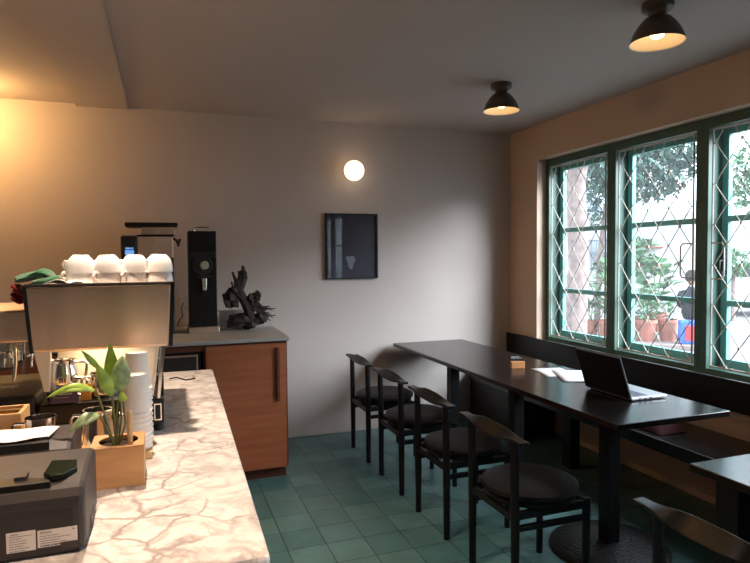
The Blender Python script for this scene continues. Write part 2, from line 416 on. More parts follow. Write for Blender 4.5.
# ---------------------------------------------------------------- bench along the window wall
bench = thing('wall_bench', 'long black bench seat with a black backrest board below the windows', 'bench', (2.87, 2.6, 0))
def local(o, p): return o.matrix_world
def Pn(parent): return parent
def child(mb, name, m, par, **k):
    """build in world coordinates, then parent keeping the place"""
    o = mb.build(name, m, None, **k); o.parent = par
    o.matrix_parent_inverse = (Matrix.Translation(par.location) @ Matrix.Rotation(par.rotation_euler.z, 4, 'Z')).inverted()
    return o
child(MB().box(2.64, 3.075, .35, 4.85, .375, .45), 'seat', M['tabletop'], bench, bevel=.006)
child(MB().box(3.052, 3.078, .35, 4.865, .60, .78), 'backrest', M['black'], bench, bevel=.004)
for y in (3.46, 1.2):
    child(MB().box(2.66, 2.74, y-.045, y+.045, 0, .375), 'leg', M['black'], bench, bevel=.003)
child(MB().box(2.66, 3.07, 4.15, 4.85, 0, .375), 'end_panel', M['panel'], bench, bevel=.003)
for y in (4.6, 3.0, 1.5):
    child(MB().box(3.06, 3.078, y-.03, y+.03, .44, .61), 'bracket', M['black'], bench)

# ---------------------------------------------------------------- tables
def pedestal(par, x, y, r=.292, w=.037):
    b = MB().lathe([(0, 0), (r, 0), (r, .012), (r*.93, .026), (r*.5, .036), (.05, .042), (0, .042)], (x, y, 0), 40)
    child(b, 'base_plate', M['iron'], par, smooth=True)
    child(MB().box(x-w, x+w, y-w, y+w, .03, .70), 'leg', M['black'], par, bevel=.003)
    child(MB().box(x-.14, x+.14, y-.04, y+.04, .695, .722), 'top_bracket', M['black'], par)
tb = thing('long_table', 'long black table set along the bench, holding the laptop and papers', 'table', (2.215, 3.45, 0))
child(MB().box(1.88, 2.55, 2.09, 4.81, .722, .75), 'tabletop', M['tabletop'], tb, bevel=.003)
for y in (2.42, 3.27, 4.15): pedestal(tb, 2.125, y)
tb2 = thing('dining_table', 'black table cut off by the right edge, its bare top catching the window light', 'table', (2.1, 1.2, 0))
child(MB().box(1.77, 2.44, .8, 1.61, .722, .75), 'tabletop', M['tabletop'], tb2, bevel=.003)
child(MB().box(1.85, 1.94, 1.48, 1.57, 0, .722), 'leg', M['black'], tb2, bevel=.003)
child(MB().box(2.27, 2.36, .84, .93, 0, .722), 'leg', M['black'], tb2, bevel=.003)
child(MB().box(1.85, 1.94, .84, .93, 0, .722), 'leg', M['black'], tb2, bevel=.003)
child(MB().box(2.27, 2.36, 1.48, 1.57, 0, .722), 'leg', M['black'], tb2, bevel=.003)

# ---------------------------------------------------------------- chairs
def sstep(t): t = max(0, min(1, t)); return t*t*(3-2*t)
def make_chair():
    r = bpy.data.objects.new('dining_chair', None); r.empty_display_size = .1; C.objects.link(r)
    # origin at floor under the seat centre; back towards -X
    cush = [(0, .425), (.185, .425), (.212, .432), (.222, .446), (.218, .460), (.19, .472), (.12, .480), (0, .483)]
    MB().lathe(cush, (.005, 0, 0), 48).build('seat', M['seat'], r, smooth=True)
    MB().lathe([(0, .400), (.19, .400), (.207, .408), (.207, .425), (0, .425)], (.005, 0, 0), 40).build('seat_ring', M['black'], r, smooth=True)
    for sy in (-1, 1):
        MB().tube([(-.192, sy*.185, 0), (-.192, sy*.185, .40), (-.196, sy*.185, .715)], [.0175, .020, .018], 12).build('leg', M['black'], r, smooth=True)
        MB().tube([(.185, sy*.175, 0), (.185, sy*.175, .415)], [.016, .019], 12).build('leg', M['black'], r, smooth=True)
        MB().box(-.19, .185, sy*.18-.010, sy*.18+.010, .318, .345).build('side_stretcher', M['black'], r, bevel=.004)
        MB().box(-.19, .185, sy*.18-.011, sy*.18+.011, .372, .408).build('seat_rail', M['black'], r, bevel=.004)
    MB().box(-.203, -.181, -.18, .18, .362, .395).build('back_rail', M['black'], r, bevel=.004)
    MB().box(.175, .195, -.17, .17, .372, .405).build('front_rail', M['black'], r, bevel=.004)
    # twisted top rail: flat at the ends, upright in the middle
    m = MB(); rings = []; N = 28
    for i in range(N+1):
        t = -1+2*i/N; y = t*.268
        k = sstep((.86-abs(t))/.72)
        ang = math.radians(58)*k
        wd = .046+.018*k; th = .015
        cx = -.200-.006*k; cz = .726+.004*k
        dx, dz = math.cos(ang), -math.sin(ang)      # width direction (leans back)
        dx = -dx
        nx, nz = -dz, dx
        ring = []
        for a, b in ((-.5, -.5), (.5, -.5), (.5, .5), (-.5, .5)):
            ring.append(m.bm.verts.new((cx + dx*wd*a*-1 + nx*th*b, y, cz + dz*wd*a*-1 + nz*th*b)))
        rings.append(ring)
    for a, b in zip(rings, rings[1:]):
        for j in range(4): m.bm.faces.new((a[j], a[(j+1) % 4], b[(j+1) % 4], b[j]))
    m.bm.faces.new(rings[0][::-1]); m.bm.faces.new(rings[-1])
    m.build('top_rail', M['black'], r, smooth=True, bevel=.003)
    return r
proto = make_chair()
chair_spots = [(1.585, 4.255, 0, 'black round-seated chair nearest the back wall, farthest in the row'),
               (1.585, 3.615, 0, 'black round-seated chair second from the back wall'),
               (1.585, 2.985, 0, 'black round-seated chair third from the back wall, between the second and the full-view near one'),
               (1.585, 2.335, 0, 'black round-seated chair in full view at the near end of the long table'),
               (1.600, 1.200, 0, 'black chair with only its curved top rail and post showing, nearest the viewer')]
for i, (x, y, a, lab) in enumerate(chair_spots):
    o = proto if i == 0 else copy_tree(proto)
    o.location = (x, y, 0); o.rotation_euler = (0, 0, a)
    tag(o, lab, 'chair', 'row of black chairs along the tables')

# ---------------------------------------------------------------- things on the tables and bench
lp = thing('laptop', 'open black laptop seen from behind its lid, on the long table', 'laptop', (2.36, 2.57, .75))
child(MB().box(2.245, 2.48, 2.40, 2.74, .756, .769), 'base', M['alu'], lp, bevel=.003)
kb = MB()
for i in range(5):
    for j in range(13): kb.box(2.268+i*.021, 2.285+i*.021, 2.425+j*.0225, 2.443+j*.0225, .769, .7712)
child(kb, 'keyboard', M['key'], lp)
child(MB().box(2.39, 2.455, 2.52, 2.62, .7688, .7694), 'touchpad', M['alu'], lp)
child(MB().box(2.262, 2.44, 2.41, 2.73, .75, .7565), 'underside', M['mblack'], lp)
lid = MB(); lid.hexa([(2.236,2.40,.764),(2.245,2.40,.768),(2.245,2.74,.768),(2.236,2.74,.764),(2.163,2.40,.978),(2.171,2.40,.981),(2.171,2.74,.981),(2.163,2.74,.978)])
child(lid, 'lid', M['lid'], lp, bevel=.002)
bz = MB(); bz.hexa([(2.2455,2.40,.768),(2.2475,2.40,.769),(2.2475,2.74,.769),(2.2455,2.74,.768),(2.1715,2.40,.981),(2.1735,2.40,.982),(2.1735,2.74,.982),(2.1715,2.74,.981)])
child(bz, 'bezel', M['alu'], lp)
pt = MB()
for k in range(3): pt.box(2.29+k*.035, 2.308+k*.035, 2.3985, 2.4005, .759, .765)
child(pt, 'ports', M['mblack'], lp)
def sheet(name, pts, z, m, lab):
    n = 6
    A, B, D = Vector(pts[0]), Vector(pts[1]), Vector(pts[3])
    Cc = Vector(pts[2])
    g = MB().grid(lambda u, v: (lambda q: (q.x, q.y, z + .0015*math.sin(3*u+2*v)**2))((A*(1-u)+B*u)*(1-v) + (D*(1-u)+Cc*u)*v), n, n)
    return tag(g.build(name, m, None, solid=.0006, smooth=True), lab, 'paper', 'loose sheets on the long table')
sheet('paper_sheet', [(2.295, 3.36, 0), (2.235, 3.09, 0), (2.43, 3.045, 0), (2.49, 3.31, 0)], .7508, M['paper'], 'white sheet of paper lying underneath, its corner towards the card holder')
sheet('paper_sheet', [(2.375, 3.245, 0), (2.232, 2.93, 0), (2.42, 2.845, 0), (2.56, 3.16, 0)], .7535, M['paper'], 'white sheet of paper lying on top, next to the laptop lid')
ch = thing('card_holder', 'small orange wooden block holding a black card, near the far end of the long table', 'card holder', (2.23, 3.42, .75), rz=math.radians(-18))
def lchild(mb, name, m, par, **k): return mb.build(name, m, par, **k)
hb = MB().prism([(-.028, 0), (.030, 0), (.030, .012), (.014, .012), (.010, .034), (-.028, .040)], 1, -.055, .055)
# block long side faces the camera: profile runs along local x, length along y; turned below
hb = MB().prism([(-.030, 0), (.030, 0), (.030, .012), (.012, .012), (.008, .045), (-.030, .045)], 0, -.045, .045)
lchild(hb, 'wooden_block', M['orangewood'], ch, bevel=.002)
cd = lchild(MB().hexa([(-.048,.012,.014),(.048,.012,.014),(.048,.014,.014),(-.048,.014,.014),(-.048,.028,.080),(.048,.028,.080),(.048,.030,.080),(-.048,.030,.080)]), 'card', M['mblack'], ch)
wl = MB()
for k, (a, b, z) in enumerate(((-.036, .020, .070), (-.036, .034, .062))):
    x = a
    while x < b:
        wd = random.uniform(.004, .009); yy = .012+(z-.014)*.242
        wl.box(x, x+wd, yy-.0014, yy-.0006, z-.002, z+.002); x += wd+.003
lchild(wl, 'chalk_lettering', M['white'], cd)
# red cushion on the bench
cu = MB().grid(lambda u, v: (2.70+.21*u, 2.66+.24*v, .455+.05*(math.sin(PI*u)*math.sin(PI*v))**.4), 12, 12)
cu.grid(lambda u, v: (2.70+.21*u, 2.66+.24*v, .451), 12, 12)
tag(cu.build('cushion', M['red'], None, smooth=True), 'dark red cushion on the bench below the near table corner', 'cushion')

# ---------------------------------------------------------------- picture and wall globe
pic = thing('framed_picture', 'black framed dark picture with a pale smudge, hung below the globe lamp', 'picture', (1.527, 4.87, 1.32))
x0, x1, z0, z1 = 1.295, 1.758, 1.318, 1.872
f = MB(); f.box(x0, x1, 4.838, 4.869, z0, z0+.014); f.box(x0, x1, 4.838, 4.869, z1-.014, z1); f.box(x0, x0+.014, 4.838, 4.869, z0+.014, z1-.014); f.box(x1-.014, x1, 4.838, 4.869, z0+.014, z1-.014)
child(f, 'picture_frame', M['mblack'], pic)
pr_ = child(MB().box(x0+.014, x1-.014, 4.852, 4.869, z0+.014, z1-.014), 'picture_print', M['picture'], pic)
bl = MB().lathe([(0, 0), (.045, 0), (.04, .001), (0, .0015)], (0, 0, 0), 18)
for v in bl.bm.verts:
    a = math.atan2(v.co.y, v.co.x); k = 1+.25*math.sin(3*a)+.12*math.sin(5*a+1)
    v.co = Vector((1.515+v.co.x*k*.8, 4.852-v.co.z, 1.465+v.co.y*k*1.25))
child(bl, 'pale_smudge', M['blotch'], pic)
child(MB().box(x0+.014, x1-.014, 4.845, 4.847, z0+.014, z1-.014), 'picture_glass', M['pglass'], pic)

gl = thing('wall_globe_lamp', 'lit white globe lamp mounted on the back wall above the picture', 'lamp', (1.525, 4.87, 2.224))
def ylathe(prof, c, seg=28):
    m = MB().lathe(prof, (0, 0, 0), seg)
    for v in m.bm.verts: v.co = Vector((c[0]+v.co.x, c[1]-v.co.z, c[2]+v.co.y))
    return m
child(ylathe([(0, 0), (.055, 0), (.055, .02), (.045, .028), (0, .028)], (1.525, 4.869, 2.224)), 'mounting_base', M['mblack'], gl, smooth=True)
sp = [(.085*math.sin(PI*k/16), -.085*math.cos(PI*k/16)) for k in range(17)]; sp[0] = (0, -.085); sp[-1] = (0, .085)
child(MB().lathe(sp, (1.525, 4.765, 2.224), 32), 'globe', M['globe'], gl, smooth=True)
add_light('globe_glow', 'POINT', (1.525, 4.62, 2.224), .55, (1, .68, .42), .09)

# ---------------------------------------------------------------- ceiling lamps
def ceiling_lamp(x, y, lab):
    t = thing('ceiling_lamp', lab, 'lamp', (x, y, ZC), 'bell-shaped ceiling lamps over the long table')
    child(MB().lathe([(0, 0), (.068, 0), (.068, -.030), (.050, -.042), (0, -.042)], (x, y, ZC), 32), 'ceiling_rose', M['lampshade'], t, smooth=True)
    child(MB().lathe([(.042, -.04), (.038, -.055), (.045, -.075), (.045, -.08)], (x, y, ZC), 28), 'neck', M['lampshade'], t, smooth=True)
    prof = [(.040, -.064), (.056, -.070), (.080, -.097), (.100, -.128), (.112, -.158), (.117, -.174), (.120, -.180)]
    sh = child(MB().lathe(prof, (x, y, ZC), 40), 'lamp_shade', M['lampshade'], t, smooth=True)
    inn = [(r-.003, z-.003) for r, z in prof]; inn[-1] = (.1195, -.1802)
    child(MB().lathe([(0, -.071)]+inn, (x, y, ZC), 40), 'shade_lining', M['lampin'], t, smooth=True)
    bp = [(0, -.085), (.015, -.085), (.022, -.105), (.031, -.123), (.033, -.135), (.027, -.150), (.014, -.158), (0, -.160)]
    child(MB().lathe(bp, (x, y, ZC), 24), 'light_bulb', M['bulb'], t, smooth=True)
    add_light('lamp_light', 'SPOT', (x, y, ZC-.20), PENDANT_W*3, (1, .62, .32), .035, spot_size=math.radians(150), spot_blend=.6)
ceiling_lamp(2.140, 3.472, 'dark bell-shaped ceiling lamp, the farther one, towards the back wall')
ceiling_lamp(2.138, 2.149, 'dark bell-shaped ceiling lamp, the nearer one, at the top edge')

# ---------------------------------------------------------------- back cabinet with worktop
cab = thing('base_cabinet', 'reddish wooden cabinet with a tall handle standing against the back wall', 'cabinet', (.2, 4.4, 0))
child(MB().box(-1.75, .775, 4.03, 4.84, .0, .08), 'toe_kick', M['cabdark'], cab)
carc = MB(); carc.box(.24, .785, 3.985, 4.84, .08, .945); carc.box(-1.75, -.34, 3.985, 4.84, .08, .945); carc.box(-.34, .24, 4.5, 4.84, .08, .945)
carc.box(-.34, .24, 3.985, 4.5, .08, .70); carc.box(-.34, .24, 3.985, 4.5, .90, .945)
child(carc, 'body', M['cabdark'], cab)
dr = child(MB().box(.252, .772, 3.962, 3.984, .085, .930), 'door', M['cabinet'], cab, bevel=.003)
hd = MB().box(.705, .728, 3.940, 3.964, .54, .905).build('handle', M['cabdark'], None, bevel=.004); hd.parent = dr
child(MB().box(-1.73, -.35, 3.962, 3.984, .085, .930), 'door', M['cabinet'], cab, bevel=.003)
child(MB().box(-.33, .232, 3.965, 3.984, .085, .69), 'drawer', M['cabinet'], cab, bevel=.003)
wt = MB().box(-1.76, .80, 3.95, 4.845, .945, .97)
tag(wt.build('stone_worktop', M['slab'], None, bevel=.003), 'pale grey worktop slab on the reddish cabinet, under the black grinder', 'worktop')
tag(MB().box(.40, .80, 4.64, 4.66, .97, 1.105).build('splashback', M['wall'], None, bevel=.002), 'low pale upright panel behind the driftwood on the worktop', 'splashback')
ov = thing('drawer_appliance', 'black appliance with steel edges set into the cabinet under the worktop', 'appliance', (-.06, 4.2, .70))
child(MB().box(-.32, .225, 4.0, 4.45, .70, .895), 'body', M['mblack'], ov, bevel=.003)
st = MB(); st.box(-.31, .205, 3.990, 4.0, .868, .880); st.box(-.31, .205, 3.990, 4.0, .770, .780); st.box(.195, .205, 3.990, 4.0, .78, .868)
child(st, 'steel_edging', M['steel'], ov)
child(MB().box(-.31, .195, 3.993, 4.0, .785, .862), 'front_panel', M['plastic'], ov)

# tall black grinder
g = thing('coffee_grinder', 'tall black grinder with a cream dial on the pale worktop', 'coffee grinder', (.275, 4.55, .97))
child(MB().box(.178, .372, 4.45, 4.66, 1.01, 1.70), 'body', M['mblack'], g, bevel=.006)
child(MB().box(.168, .382, 4.41, 4.67, .97, 1.010), 'base_tray', M['steel'], g, bevel=.004)
child(MB().tube([(.225, 4.52, 1.70), (.225, 4.52, 1.722), (.235, 4.52, 1.73), (.315, 4.52, 1.73), (.325, 4.52, 1.722), (.325, 4.52, 1.70)], .005, 8), 'handle', M['chrome'], g, smooth=True)
child(MB().box(.190, .362, 4.436, 4.45, 1.505, 1.55), 'badge_plate', M['plasticd'], g, bevel=.003)
child(ylathe([(0, 0), (.070, 0), (.066, .014), (0, .014)], (.275, 4.449, 1.452), 36), 'dial_ring', M['plasticd'], g, smooth=True)
child(ylathe([(0, 0), (.032, 0), (.030, .018), (.024, .024), (0, .024)], (.285, 4.436, 1.452), 28), 'dial', M['dial'], g, smooth=True)
child(MB().tube([(.283, 4.425, 1.36), (.283, 4.425, 1.275)], [.022, .017], 20), 'spout', M['chrome'], g, smooth=True)
child(MB().tube([(.277, 4.425, 1.275), (.277, 4.425, 1.255)], [.013, .010], 16), 'spout_tip', M['plasticd'], g, smooth=True)
child(MB().box(.24, .33, 4.41, 4.45, 1.36, 1.378), 'spout_bracket', M['plasticd'], g, bevel=.003)
child(ylathe([(0, 0), (.007, 0), (.006, .004), (0, .005)], (.340, 4.449, 1.545), 12), 'screw', M['chrome'], g)

# second grinder behind the espresso machine
g2 = thing('display_grinder', 'steel grinder with a black lid and small blue display behind the cups', 'coffee grinder', (-.04, 4.55, .97))
ld = MB().grid(lambda u, v: (-.238+.350*u, 4.36+.26*v, 1.738+.012*math.sin(PI*v)*math.sin(PI*u)**.3 - .004*u), 10, 8)
child(MB().box(-.236, .110, 4.36, 4.62, 1.722, 1.752), 'hopper_lid', M['mblack'], g2, bevel=.012); ld.bm.free()
child(MB().box(-.13, .092, 4.40, 4.60, 1.668, 1.722), 'hopper', M['steel'], g2, bevel=.004)
child(MB().box(-.155, .075, 4.37, 4.62, 1.51, 1.655), 'front_panel', M['steel'], g2, bevel=.005)
child(MB().box(-.16, .08, 4.38, 4.63, 1.655, 1.668), 'collar', M['mblack'], g2, bevel=.003)
dsp = child(MB().box(-.262, -.155, 4.365, 4.60, 1.495, 1.662), 'control_head', M['plasticd'], g2, bevel=.014)
scr = MB()
scr.box(-.235, -.178, 4.3625, 4.3645, 1.530, 1.562); scr.box(-.232, -.200, 4.3625, 4.3645, 1.568, 1.580); scr.box(-.196, -.182, 4.3625, 4.3645, 1.568, 1.580)
child(scr, 'display', M['screen'], g2)
child(MB().box(-.20, .078, 4.42, 4.63, .9705, 1.51), 'body', M['plastic'], g2, bevel=.01)
child(MB().tube([(.075, 4.42, 1.645), (.098, 4.41, 1.63), (.108, 4.40, 1.59), (.12, 4.39, 1.64)], .009, 8), 'side_lever', M['mblack'], g2, smooth=True)
o = text('KONY', .030, 'lettering', M['white'], None, Matrix.Identity(4)); o.parent = g2
o.matrix_basis = Matrix.Translation(Vector((-.03, 4.3685, 1.615)) - Vector(g2.location)) @ UPRIGHT

# driftwood ornament
dw = thing('driftwood_ornament', 'dark branching driftwood ornament beside the tall grinder', 'ornament', (.59, 4.50, .97))
db = MB()
def blob(m, c, rx, ry, rz, seed, n=14, k=.28):
    rr = random.Random(seed); ph = [rr.uniform(0, 6) for _ in range(6)]
    def fn(u, v):
        a = 2*PI*u; b = PI*v-PI/2
        q = 1+k*math.sin(3*a+ph[0])*math.cos(b*2+ph[1])+k*.6*math.sin(7*a+ph[2]+3*b)+k*.4*math.sin(9*b+ph[3])
        return (c[0]+rx*q*math.cos(b)*math.cos(a), c[1]+ry*q*math.cos(b)*math.sin(a), c[2]+rz*q*math.sin(b))
    m.grid(fn, n*2, n)
blob(db, (.565, 4.50, 1.035), .115, .07, .05, 1)
child(db, 'root_mass', M['coral'], dw, smooth=True)
tr = MB()
tr.tube([(.62, 4.50, 1.02), (.60, 4.5, 1.12), (.555, 4.5, 1.22), (.525, 4.5, 1.30), (.545, 4.5, 1.37)], [.04, .038, .033, .026, .016], 9)
tr.tube([(.545, 4.5, 1.28), (.575, 4.5, 1.36), (.562, 4.49, 1.445)], [.028, .026, .010], 8)
tr.tube([(.53, 4.5, 1.30), (.505, 4.5, 1.35), (.488, 4.5, 1.40)], [.018, .012, .009], 7)
tr.tube([(.56, 4.49, 1.20), (.50, 4.49, 1.25), (.455, 4.49, 1.24)], [.022, .02, .012], 7)
child(tr, 'trunk', M['coral'], dw, smooth=True)
rg = random.Random(3); bk = MB()
for c, r in (((.475, 4.49, 1.20), .052), ((.50, 4.49, 1.26), .034), ((.63, 4.49, 1.16), .055), ((.665, 4.49, 1.22), .03), ((.565, 4.5, 1.38), .03), ((.70, 4.48, 1.05), .035)):
    blob(bk, c, r, r*.7, r, rg.randint(0, 99), 9, .38)
child(bk, 'burls', M['coral'], dw, smooth=True)
for k in range(7):
    a = -.1+k*.16; L = .10+.02*(k % 3)
    child(MB().tube([(.66, 4.49, 1.02+.012*k), (.66+L*.5, 4.48, 1.06+.014*k+.02*math.sin(k*2)), (.66+L, 4.475, 1.03+.018*k)], [.013, .009, .003], 6), 'twig', M['coral'], dw, smooth=True)
for k in range(5):
    child(MB().tube([(.49+.012*k, 4.49, 1.28), (.478+.02*k, 4.48, 1.33), (.475+.022*k, 4.48, 1.31+.02*(k % 3))], [.009, .006, .003], 6), 'twig', M['coral'], dw, smooth=True)
# wall socket cable at the left of the grinder
tag(MB().tube([(.10, 4.80, .985), (.115, 4.79, 1.03), (.14, 4.79, 1.06), (.13, 4.80, 1.12), (.15, 4.84, 1.16)], .004, 6).build('power_cable', M['mblack'], None, smooth=True), 'thin black cable on the worktop left of the tall grinder', 'cable')
so = tag(MB().box(.115, .20, 4.858, 4.87, 1.13, 1.21).build('wall_socket', M['base'], None, bevel=.004), 'pale socket plate on the back wall beside the tall grinder', 'socket')

# ---------------------------------------------------------------- marble counter
cn = thing('bar_counter', 'bar counter with a thick veined marble top, machine and planter on it', 'counter', (-.3, 2.05, 0))
top = MB()
poly = [(.178, 1.085), (.2265, 3.05), (-.95, 3.08), (-.95, 1.085)]
top.prism(poly, 2, .912, .95)
child(top, 'marble_top', M['marble'], cn, bevel=.008)
child(MB().prism([(.14, 1.13), (.185, 3.02), (-.92, 3.04), (-.92, 1.13)], 2, .08, .912), 'body', M['cabinet'], cn)
child(MB().prism([(.11, 1.17), (.15, 2.98), (-.88, 3.0), (-.88, 1.17)], 2, 0, .08), 'plinth', M['cabdark'], cn)

# ---------------------------------------------------------------- espresso machine
em = thing('espresso_machine', 'large steel espresso machine with black edges, cups stacked on its roof', 'espresso machine', (-.2, 2.3, .95))
sp_ = MB().hexa([(-.368,2.0,1.228),(.014,2.0,1.228),(.014,2.012,1.228),(-.368,2.012,1.228),(-.378,1.985,1.418),(.024,1.985,1.418),(.024,1.998,1.418),(-.378,1.998,1.418)])
child(sp_, 'side_panel', M['steel'], em, bevel=.003)
ed = MB()
ed.tube([(-.371, 2.004, 1.222), (-.384, 1.990, 1.424)], .006, 8)
ed.tube([(-.384, 1.990, 1.424), (.031, 1.990, 1.424)], .005, 8)
ed.hexa([(.014,2.0,1.222),(.026,2.0,1.222),(.026,2.03,1.222),(.014,2.03,1.222),(.024,1.985,1.428),(.036,1.985,1.428),(.036,2.02,1.428),(.024,2.02,1.428)])
child(ed, 'black_edging', M['mblack'], em, smooth=True)
child(MB().box(-.366, .012, 2.013, 2.46, 1.222, 1.408), 'boiler_housing', M['steel'], em, bevel=.004)
child(MB().box(-.375, .022, 2.0, 2.475, 1.408, 1.424), 'cup_tray', M['steel'], em, bevel=.003)
child(MB().box(.013, .026, 2.03, 2.475, 1.222, 1.42), 'rear_panel', M['mblack'], em, bevel=.003)
child(MB().box(-.34, -.03, 2.24, 2.44, 1.065, 1.222), 'inner_body', M['inner'], em, bevel=.003)
child(MB().box(-.36, -.03, 2.01, 2.46, 1.00, 1.062), 'base', M['mblack'], em, bevel=.005)
hdp = MB(); hdp.box(-.66, -.385, 2.06, 2.46, 1.250, 1.348)
child(hdp, 'front_hood', M['steel'], em, bevel=.006)
child(MB().box(-.62, -.366, 2.02, 2.46, .955, 1.0), 'drip_tray', M['mblack'], em, bevel=.004)
child(MB().box(-.60, -.37, 2.03, 2.44, 1.0, 1.09), 'tray_body', M['plasticd'], em, bevel=.01)
for k, y in enumerate((2.13, 2.26, 2.39)):
    gh = child(MB().lathe([(0, 1.250), (.038, 1.250), (.038, 1.220), (.030, 1.215), (.030, 1.200), (0, 1.200)], (-.47, y, 0), 20), 'group_head', M['chrome'], em, smooth=True)
    pf = child(MB().lathe([(0, 1.200), (.036, 1.200), (.036, 1.170), (.022, 1.160), (0, 1.160)], (-.47, y, 0), 20), 'portafilter', M['chrome'], em, smooth=True)
    h = MB().tube([(-.50, y, 1.183), (-.56, y, 1.175), (-.64, y, 1.160)], [.008, .014, .016], 10).build('handle', M['mblack'], None, smooth=True)
    h.parent = pf
    child(MB().tube([(-.43, y-.05, 1.252), (-.43, y-.053, 1.19), (-.435, y-.055, 1.13)], .005, 8), 'steam_wand', M['chrome'], em, smooth=True)
for yy in (2.02, 2.42):
    child(MB().hexa([(-.026,yy,1.052),(-.014,yy,1.052),(-.014,yy+.02,1.052),(-.026,yy+.02,1.052),(-.008,yy,1.225),(.006,yy,1.225),(.006,yy+.02,1.225),(-.008,yy+.02,1.225)]), 'strut', M['chrome'], em, bevel=.002)
    child(MB().hexa([(-.048,yy,1.052),(-.036,yy,1.052),(-.036,yy+.02,1.052),(-.048,yy+.02,1.052),(-.026,yy,1.225),(-.014,yy,1.225),(-.014,yy+.02,1.225),(-.026,yy+.02,1.225)]), 'strut', M['inner'], em, bevel=.002)
    child(MB().hexa([(-.345,yy,1.10),(-.330,yy,1.10),(-.330,yy+.03,1.10),(-.345,yy+.03,1.10),(-.370,yy,1.222),(-.325,yy,1.222),(-.325,yy+.03,1.222),(-.370,yy+.03,1.222)]), 'strut', M['inner'], em, bevel=.002)
    child(MB().box(-.042, -.004, yy-.01, yy+.03, .975, 1.053), 'foot_block', M['mblack'], em, bevel=.003)
    child(MB().lathe([(0, .95), (.018, .95), (.016, .976), (0, .976)], (-.022, yy+.01, 0), 16), 'foot', M['mblack'], em, smooth=True)
    child(MB().lathe([(0, .95), (.02, .95), (.018, 1.0), (0, 1.0)], (-.34, yy+.03, 0), 16), 'foot', M['mblack'], em, smooth=True)
fg = MB(); fg.box(-.034, -.012, 2.0075, 2.0095, .985, .989); fg.box(-.034, -.012, 2.0075, 2.0095, 1.035, 1.039); fg.box(-.034, -.031, 2.0075, 2.0095, .989, 1.035); fg.box(-.015, -.012, 2.0075, 2.0095, .989, 1.035)
child(fg, 'foot_trim', M['chrome'], em)

add_light('machine_fill_light', 'AREA', (-.2, 2.13, 1.215), 1.1, (1, .70, .42), .16)  # added fill to brighten the machine's interior, no fitting modelled
# porcelain cups stacked upside down on the roof
def make_cup():
    r = bpy.data.objects.new('espresso_cup', None); r.empty_display_size = .03; C.objects.link(r)
    pr = [(.0, .058), (.021, .058), (.0225, .054), (.024, .0535), (.034, .042), (.040, .022), (.0425, .0), (.0400, .0), (.0375, .021), (.0315, .039), (.022, .0495), (0, .0505)]
    MB().lathe(pr, (0, 0, 0), 28).build('bowl', M['porcelain'], r, smooth=True)
    MB().tube([(.037, 0, .034), (.052, 0, .036), (.060, 0, .026), (.055, 0, .014), (.040, 0, .012)], .0042, 8).build('handle', M['porcelain'], r, smooth=True)
    m = MB(); rr = random.Random(5)
    for k in range(5):
        a0 = -PI/2+.5*k-1.0; pts = []
        for j in range(6):
            a = a0+j*.10; z = .014+.018*abs(math.sin(j*1.3+k)); rad = .0425-.0001-(z/.042)*.0055*(z/.042) + .0004
            pts.append((rad*math.cos(a), rad*math.sin(a), z))
        m.tube(pts, .0007, 4)
    m.build('line_drawing', M['paint_mark'], r)
    return r
cup0 = make_cup(); used = False
rr = random.Random(11)
def put_cup(x, y, z, a, lab, grp):
    global used
    o = cup0 if not used else copy_tree(cup0); used = True
    up_ = z > Z0+.01
    o.location = (x+rr.uniform(-.002, .002), y, z); o.rotation_euler = (rr.uniform(-.05, .05)*up_, rr.uniform(-.05, .05)*up_, a); tag(o, lab, 'cup', grp)
Z0 = 1.4242
names = ['at the left end', 'second from the left', 'third from the left', 'at the right end']
G1 = 'upside-down cups on the espresso machine'
for i, x in enumerate((-.245, -.145, -.060+.0, -.005+.018-.0)):
    pass
xs = (-.246, -.166, -.086, -.010)
for i, x in enumerate(xs):
    put_cup(x, 2.075, Z0, rr.choice((PI*1.15, PI*.9, PI*1.3)), 'white upside-down cup, bottom of the front stack %s' % names[i], G1)
    put_cup(x+.002, 2.077, Z0+.034, rr.choice((PI*1.1, PI*.85, PI*1.25)), 'white upside-down cup, top of the front stack %s' % names[i], G1)
for i, x in enumerate(xs):
    put_cup(x-.004, 2.185, Z0, rr.uniform(2.6, 4), 'white upside-down cup, bottom of the second row stack %s' % names[i], G1)
    put_cup(x-.004, 2.187, Z0+.034, rr.uniform(2.6, 4), 'white upside-down cup, top of the second row stack %s' % names[i], G1)
# cloths
def cloth(name, m, pts, wdt, th, lab, seed, y0):
    """folded cloth: a soft lumpy bundle along a path"""
    rs = random.Random(seed); mb = MB(); rings = []
    N = len(pts)-1
    P = []
    for i in range(N*5+1):
        t = i/5; k = min(int(t), N-1); f_ = t-k
        a, b = Vector(pts[k]), Vector(pts[k+1]); P.append(a.lerp(b, f_))
    for i, p in enumerate(P):
        e = min(1, .45+min(i, len(P)-1-i)*.25)
        ring = []
        for j in range(14):
            a = 2*PI*j/14; q = 1+.12*math.sin(3*a+i*.7+seed)+.08*math.sin(5*a+i)
            ring.append(mb.bm.verts.new((p.x+.003*math.sin(i*1.3+j), p.y+wdt*e*q*math.cos(a), p.z+th*e*q*math.sin(a))))
        rings.append(ring)
    for a, b in zip(rings, rings[1:]):
        for j in range(14): mb.bm.faces.new((a[j], a[(j+1) % 14], b[(j+1) % 14], b[j]))
    mb.bm.faces.new(rings[0][::-1]); mb.bm.faces.new(rings[-1])
    return tag(mb.build(name, m, None, smooth=True, subsurf=1), lab, 'cloth')
cloth('cleaning_cloth', M['gcloth'], [(-.425, 2.08, 1.440), (-.39, 2.08, 1.448), (-.345, 2.08, 1.462), (-.315, 2.08, 1.448)], .05, .014, 'green cloth folded over the left end of the machine roof', 1, 2.1)
